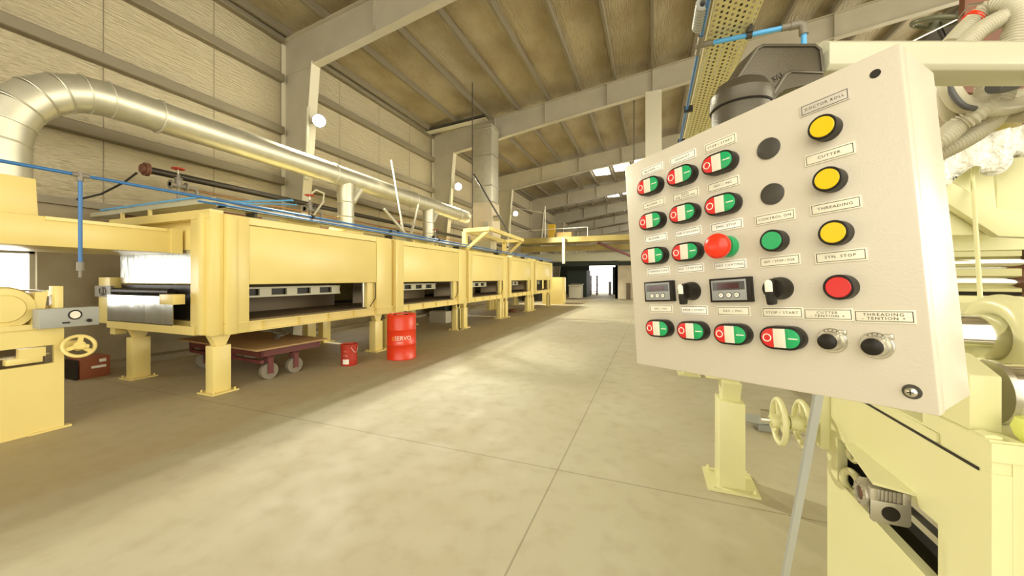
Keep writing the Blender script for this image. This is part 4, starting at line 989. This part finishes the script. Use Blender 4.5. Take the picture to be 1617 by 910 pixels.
# rear gusset and bearing bracket carrying the two hand wheels
b = NB(CREAM_R).box(q(XM - 0.03, YF - 0.02, 0.92), q(XM + 0.03, YF + 0.06, 1.20), 0.01); b.build('bearing_bracket', None, t)
NB(CREAM_R).cyl(q(XM - 0.19, YF + 0.02, 1.0), q(XM, YF + 0.02, 1.0), 0.017).cyl(q(XM - 0.12, YF + 0.02, 1.0), q(XM - 0.05, YF + 0.02, 1.0), 0.030).build('wheel_spindle', None, t)
hand_wheel('hand_wheel', q(XM - 0.155, YF + 0.02, 1.0), (1, 0, 0), 0.088, CREAM_R, t, 3, 0.011, 0.028)
hand_wheel('hand_wheel', q(XM - 0.075, YF + 0.02, 1.0), (1, 0, 0), 0.088, CREAM_R, t, 3, 0.011, 0.028)
NB(STEEL).cyl(q(XM - 0.22, YF + 0.02, 1.0), q(XM - 0.18, YF + 0.02, 1.0), 0.012, n=12).build('spindle_nut', None, t)
# bracket plate over gearbox
b = NB(CREAM_R).prism([(1.28, 0), (1.60, 0), (1.58, 0.03), (1.31, 0.075)], (0, -YF, 1.022), (0, 1, 0), (-1, 0, 0), (0, 0, 1), 0.008); b.build('gearbox_bracket', None, t)
# bearing housing block on the frame, rollers, rings
b = NB(CREAM_R)
hb = [(1.12, 1.262), (1.30, 1.262), (1.30, 1.42), (1.20, 1.42), (1.12, 1.385)]
b.prism(hb, q(XM + 0.008, 0, 0), (0, 1, 0), (0, 0, 1), (1, 0, 0), 0.052, 0.003)
b.build('bearing_housing', None, t)
b = NB(CREAM_R).box(q(XM + 0.0, 1.055, 1.262), q(XM + 0.05, 1.11, 1.266)).prism([(-0.012, 0), (0.012, 0), (0.014, 0.005), (0.0, 0.009), (-0.014, 0.005)], q(XM + 0.012, 1.065, 1.265), (1, 0, 0), (0, 0, 1), (0, 1, 0), 0.03); b.build('clamp_shoe', None, t)
NB(CHROME).cyl(q(XM + 0.11, 1.22, 1.33), q(XM + 1.6, 1.22, 1.33), 0.068, n=48).build('lower_roller', None, t)
NB(STEEL).cyl(q(XM + 0.098, 1.22, 1.33), q(XM + 0.11, 1.22, 1.33), 0.074, n=40).build('roller_flange', None, t)
NB(CHROME).cyl(q(XM + 0.06, 1.50, 1.43), q(XM + 0.35, 1.50, 1.43), 0.065, n=40).cyl(q(XM + 0.33, 1.50, 1.43), q(XM + 1.6, 1.50, 1.43), 0.10, n=48).build('upper_roller', None, t)
NB(CREAM_R).torus(q(XM + 0.30, 1.50, 1.43), (1, 0, 0), 0.092, 0.032, 48, 16).build('bearing_ring', None, t)
NB(mat('lime_yellow_knob', (0.62, 0.66, 0.16), 0.35)).lathe(q(XM + 0.075, 1.075, 1.262), (0, 0, 1), [(0, 0.0), (0.0, 0.014), (0.01, 0.022), (0.03, 0.028), (0.05, 0.022), (0.056, 0)], 28).build('ball_knob', None, t)
NB(FITTING).cyl(q(XM + 0.155, YN - 0.008, 1.20), q(XM + 0.155, YN, 1.20), 0.012).build('bolt_head', None, t)
b = NB(CREAM_D).tube([q(XM - 0.001, 1.14, 0.80), q(XM - 0.001, 1.125, 0.79), q(XM - 0.001, 1.115, 0.77), q(XM - 0.001, 1.112, 0.745)], 0.0016, 6); b.build('weld_bead', None, t)
# worm gearbox
g = thing('worm_gearbox', 'small cast aluminium worm gearbox hanging in the slot of the roller machine', 'gearbox', tuple(at_X(1390, XM - 0.045, 778)))
g.scale = (0.78, 0.78, 0.78)
b = NB(ALU).box((-0.045, -0.045, -0.06), (0.05, 0.045, 0.03), 0.005)
for k in range(5): b.box((-0.022 + 0.011*k, -0.052, -0.005), (-0.018 + 0.011*k, -0.044, 0.03))
b.box((-0.052, -0.055, -0.062), (-0.030, -0.04, 0.034), 0.002).box((0.036, -0.055, -0.062), (0.058, -0.04, 0.034), 0.002)
b.build('gear_case', None, g)
NB(ALU).prism([(-0.052, -0.074), (-0.044, -0.082), (0.050, -0.082), (0.058, -0.074), (0.058, -0.006), (-0.052, -0.006)], (0, -0.046, 0), (1, 0, 0), (0, 0, 1), (0, -1, 0), 0.010, 0.002).build('input_flange', None, g)
NB(BLK).cyl((0.003, -0.050, -0.044), (0.003, -0.0585, -0.044), 0.025, n=32).build('input_plug', None, g)
b = NB(ALU).lathe((-0.045, 0.0, -0.012), (-1, 0, 0), [(0, 0.046), (0.014, 0.044), (0.014, 0.024), (0.004, 0.024)], 24)
for k in range(8): b.cyl((-0.058, 0.036*math.cos(k*PI/4), -0.012 + 0.036*math.sin(k*PI/4)), (-0.064, 0.036*math.cos(k*PI/4), -0.012 + 0.036*math.sin(k*PI/4)), 0.004, n=8)
b.build('output_flange', None, g)
NB(RUST).cyl((-0.046, 0, -0.012), (-0.052, 0, -0.012), 0.022).build('output_bore', None, g)
NB(LABEL_Y).box((-0.024, -0.0535, -0.022), (0.026, -0.052, -0.006)).build('rating_plate', None, g)

# post feet of right oven are part of the oven; floor bracket between
t2 = NB(PVC).lathe((0, 0, 0), EZ, [(0, 0.0), (0, 0.10), (0.02, 0.14), (0.03, 0.14), (0.03, 0)], 24).build('floor_bracket')
t2.location = at_depth(1190, 652, 3.9); t2.location.z = 0.06
tag(t2, 'small grey metal part on the floor between oven post and hand wheels', 'bracket')
NB(PVC).box((0.02, -0.1, -0.06), (0.16, 0.1, 0.001)).build('base_block', None, t2)
NB(STEEL).box((0.06, -0.03, 0.03), (0.16, 0.03, 0.13)).build('lug', None, t2)

# ---- structures over the rollers, seen right of the panel
Yr = 2.3
t = thing('roller_stand', 'pale yellow stand with two chrome guide rollers beyond the control panel', 'roller stand', (1.3, Yr, 0))
def rz(y): return at_Y(1570, Yr, y).z
def w2(v): return (v.x - 1.3, v.y - Yr, v.z)
xa, xb = 0.95 - 1.3, 2.6 - 1.3
NB(CHROME).cyl((xa, 0, rz(415)), (xb, 0, rz(415)), 0.029, n=40).build('guide_roller', None, t)
NB(CHROME).cyl((xa, 0.02, rz(446)), (xb, 0.02, rz(446)), 0.029, n=40).build('guide_roller', None, t)
NB(CREAM_R).box((xa, -0.05, rz(396)), (xb, 0.05, rz(372))).build('upper_bar', None, t)
NB(BTN_W).box((xa, 0.06, rz(371)), (0.25, 0.08, rz(357))).build('pale_strip', None, t)
NB(CREAM_R).box((xa, -0.04, rz(478)), (xb, 0.06, rz(468))).build('lower_bar', None, t)
NB(CREAM_R).box((xa, -0.06, 0.0), (xa + 0.05, 0.10, rz(345))).box((xb - 0.05, -0.06, 0.0), (xb, 0.10, rz(345))).build('end_upright', None, t)
# diagonal bracket with square plate
P_ = lambda px, py, Y=2.05: w2(at_Y(px, Y, py))
def poly3(b, pts, th, Y):
    v0 = [(p[0], p[2]) for p in pts]
    b.prism(v0, (0, Y - Yr, 0), (1, 0, 0), (0, 0, 1), (0, 1, 0), th, 0.003)
b = NB(CREAM_R); poly3(b, [P_(1488, 268), P_(1566, 245), P_(1574, 330), P_(1562, 371), P_(1488, 372)], 0.02, 2.05); b.build('bracket_plate', None, t)
b = NB(CREAM_R); poly3(b, [P_(1488, 278, 2.0), P_(1574, 330, 2.0), P_(1640, 338, 2.0), P_(1640, 376, 2.0), P_(1577, 373, 2.0), P_(1488, 316, 2.0)], 0.04, 2.0); b.build('diagonal_arm', None, t)
r0 = at_Y(1535, 1.95, 266); r1 = at_Y(1553, 1.95, 566)
NB(CREAM_R).cyl(w2(at_Y(1535, 2.03, 266)), w2(at_Y(1554, 1.60, 568)), 0.006, n=10).build('guide_rod', None, t)
b = NB(CREAM_R); poly3(b, [P_(1574, 235, 2.1), P_(1660, 215, 2.1), P_(1660, 372, 2.1), P_(1574, 372, 2.1)], 0.03, 2.1); b.build('back_sheet', None, t)
# crumpled plastic sheet thrown over the top
t2 = NB(WHITEPL)
g_ = []
for i in range(24):
    row = []
    for j in range(10):
        px = 1480 + 8.5*i; py = 246 - 0.25*(px - 1480) + 1.0*0; d_ = j / 9
        Y = 2.02 + 0.9*d_
        base_ = at_Y(px, 1.96, 232 - 0.26*(px - 1480))
        if j < 5: Y, z = 1.97 - 0.02*math.sin(i*1.1) + random.uniform(-0.01, 0.01), base_.z - 0.14*(1 - j/4) * (1 + 0.2*math.sin(i*0.7))
        else: Y, z = 1.97 + 0.10*(j - 4), base_.z + 0.012*(j - 4) + random.uniform(-0.012, 0.012)
        row.append(t2.v((base_.x + 0.03*(j > 4)*(j - 4), Y, z)))
    g_.append(row)
for i in range(23):
    for j in range(9): t2.f([g_[i][j], g_[i+1][j], g_[i+1][j+1], g_[i][j+1]], True)
o = t2.build('plastic_sheet', auto=False)
md = o.modifiers.new('thickness', 'SOLIDIFY'); md.thickness = 0.004
tag(o, 'crumpled glossy white plastic sheet draped over the roller stand', 'plastic sheet')
# olive hood above
o = NB(mat('olive_hood', (0.42, 0.36, 0.10), 0.45)).prism([(0, 0), (1.2, -0.05), (1.2, 0.22), (0.15, 0.10)], at_Y(1560, 2.4, 214), (1, 0, 0), (0, 0, 1), (0, 1, 0), 0.7, 0.01).build('olive_hood')
tag(o, 'olive painted hood edge above the crumpled plastic sheet', 'hood')

# ------------------------------------------------------------------ conduits behind the arm
def smooth(pts, n=14):
    P = [pts[0]] + pts + [pts[-1]]; out = []
    for i in range(1, len(P) - 2):
        for k in range(n):
            s = k / n; a, b_, c, d = P[i-1], P[i], P[i+1], P[i+2]
            out.append(0.5*((2*b_) + (c - a)*s + (2*a - 5*b_ + 4*c - d)*s*s + (3*b_ - a - 3*c + d)*s**3))
    out.append(pts[-1]); return out
def resample(pts, step):
    out = [pts[0]]; acc = 0
    for p, r in zip(pts, pts[1:]):
        L_ = (r - p).length; s = step - acc
        while s <= L_: out.append(p + (r - p) * (s / L_)); s += step
        acc = (acc + L_) % step
    return out
def conduit(pix, r, m, lab, name='corrugated_conduit', group='corrugated conduits bundled behind the arm tube', rib=0.11, step=0.0018):
    pts = smooth([at_depth(*p) for p in pix]); pts = resample(pts, step)
    b = NB(m).tube(pts, r, 16, rf=(lambda i: r * (1 + rib * math.sin(i * 2 * PI / 4))) if rib else None)
    o = b.build(name, auto=False); tag(o, lab, 'conduit', group); return o
conduit([(1500, 72, 0.95), (1530, 40, 0.95), (1560, 14, 0.93), (1590, 8, 0.90), (1608, 28, 0.88), (1600, 60, 0.88), (1590, 110, 0.88), (1578, 160, 0.88), (1545, 195, 0.90), (1500, 222, 0.92)], 0.020, CONDUIT, 'beige corrugated conduit arching over the arm tube with a red clip')
conduit([(1517, 76, 0.90), (1545, 50, 0.90), (1580, 30, 0.90), (1600, 26, 0.92)], 0.019, CONDUIT, 'beige corrugated conduit just beneath the arching one with the red clip')
conduit([(1617, -10, 0.95), (1612, 20, 0.95), (1612, 75, 0.95), (1640, 100, 0.93), (1850, 110, 0.68)], 0.022, CONDUIT, 'beige conduit running straight down at the photo edge')
conduit([(1497, 110, 0.86), (1500, 140, 0.86), (1520, 165, 0.86), (1560, 172, 0.86), (1600, 168, 0.88), (1660, 150, 0.86), (1850, 120, 0.66)], 0.0185, CONDUIT, 'smooth beige hose curling below the arm tube', 'smooth_hose', rib=0)
conduit([(1492, 120, 0.90), (1492, 150, 0.90), (1503, 180, 0.90), (1530, 190, 0.92), (1580, 184, 0.93), (1850, 170, 0.70)], 0.018, CONDUIT, 'outer beige hose curling below the arm tube', 'smooth_hose', rib=0)
conduit([(1440, 246, 0.90), (1485, 222, 0.88), (1510, 200, 0.88), (1540, 180, 0.86), (1558, 150, 0.86), (1563, 110, 0.86)], 0.020, CONDUIT, 'beige corrugated conduit crossing below the arm tube towards the panel')
conduit([(1440, 262, 0.93), (1520, 222, 0.90), (1560, 195, 0.90), (1590, 165, 0.90), (1640, 150, 0.88), (1850, 140, 0.66)], 0.020, CONDUIT, 'beige corrugated conduit slanting up to the photo edge below the arm tube')
conduit([(1515, 76, 0.97), (1540, 48, 0.97), (1570, 28, 0.97), (1590, 24, 0.99)], 0.016, CONDUIT_D, 'dark grey hose between the two arching beige conduits', 'dark_hose', rib=0)
conduit([(1570, 135, 0.80), (1595, 132, 0.80), (1625, 118, 0.80), (1660, 108, 0.80), (1850, 90, 0.66)], 0.017, CONDUIT_D, 'dark grey hose passing under the arm tube at the photo edge', 'dark_hose', rib=0)
conduit([(1497, 118, 0.85), (1503, 145, 0.85), (1520, 166, 0.84), (1540, 172, 0.84)], 0.006, CONDUIT_D, 'thin dark hose lying along the curling beige hose', 'dark_hose', rib=0)
o = NB(BTN_ES).tube([at_depth(1534, 33, 0.948), at_depth(1541, 28, 0.946)], 0.0225, 14).build('hose_clip'); tag(o, 'small red clip on the arching conduit', 'clip')
t = thing('brown_board', 'red brown steel plate on a post standing behind the conduits', 'plate', at_depth(1640, 70, 1.56))
o_ = t.location.copy()
NB(RUST).prism([(0, -0.20), (0.45, -0.20), (0.45, 0.30), (0.02, 0.30)], at_depth(1518, 70, 1.5) - o_, Rv, Uv, Fv, 0.02).build('plate_sheet', None, t)
NB(RUST).box((-0.03, -0.03, -o_.z + 1.262), (0.03, 0.03, 0.2)).build('post', None, t)
o = NB(BLACKP).bar(at_depth(1448, 82, 1.9), at_depth(1535, 5, 1.9), 0.06, 0.07, up=Fv).build('dark_beam'); tag(o, 'dark slanting beam rising behind the arm tube', 'beam')
t = thing('round_valve', 'dark valve with a grey green hand wheel above the arm tube', 'valve', at_depth(1478, 60, 1.6))
hand_wheel('hand_wheel', (0, 0, 0.07), (0.25, -0.35, 1), 0.075, mat('grey_green_wheel', (0.12, 0.12, 0.07), 0.4), t, 3, 0.010, 0.02)
NB(BLACKP).cyl((0.0, 0, 0.07), (0.03, 0, -0.02), 0.010).cyl((0.03, 0, -0.02), (0.05, 0.0, -0.10), 0.03).build('valve_stem', None, t)
o = NB(STEEL).tube([at_depth(1420, 75, 1.2), at_depth(1512, 30, 1.2), at_depth(1530, 8, 1.1), at_depth(1572, 2, 1.0)], 0.003, 6).build('steel_wire'); tag(o, 'thin white wire strung above the arm tube', 'wire')
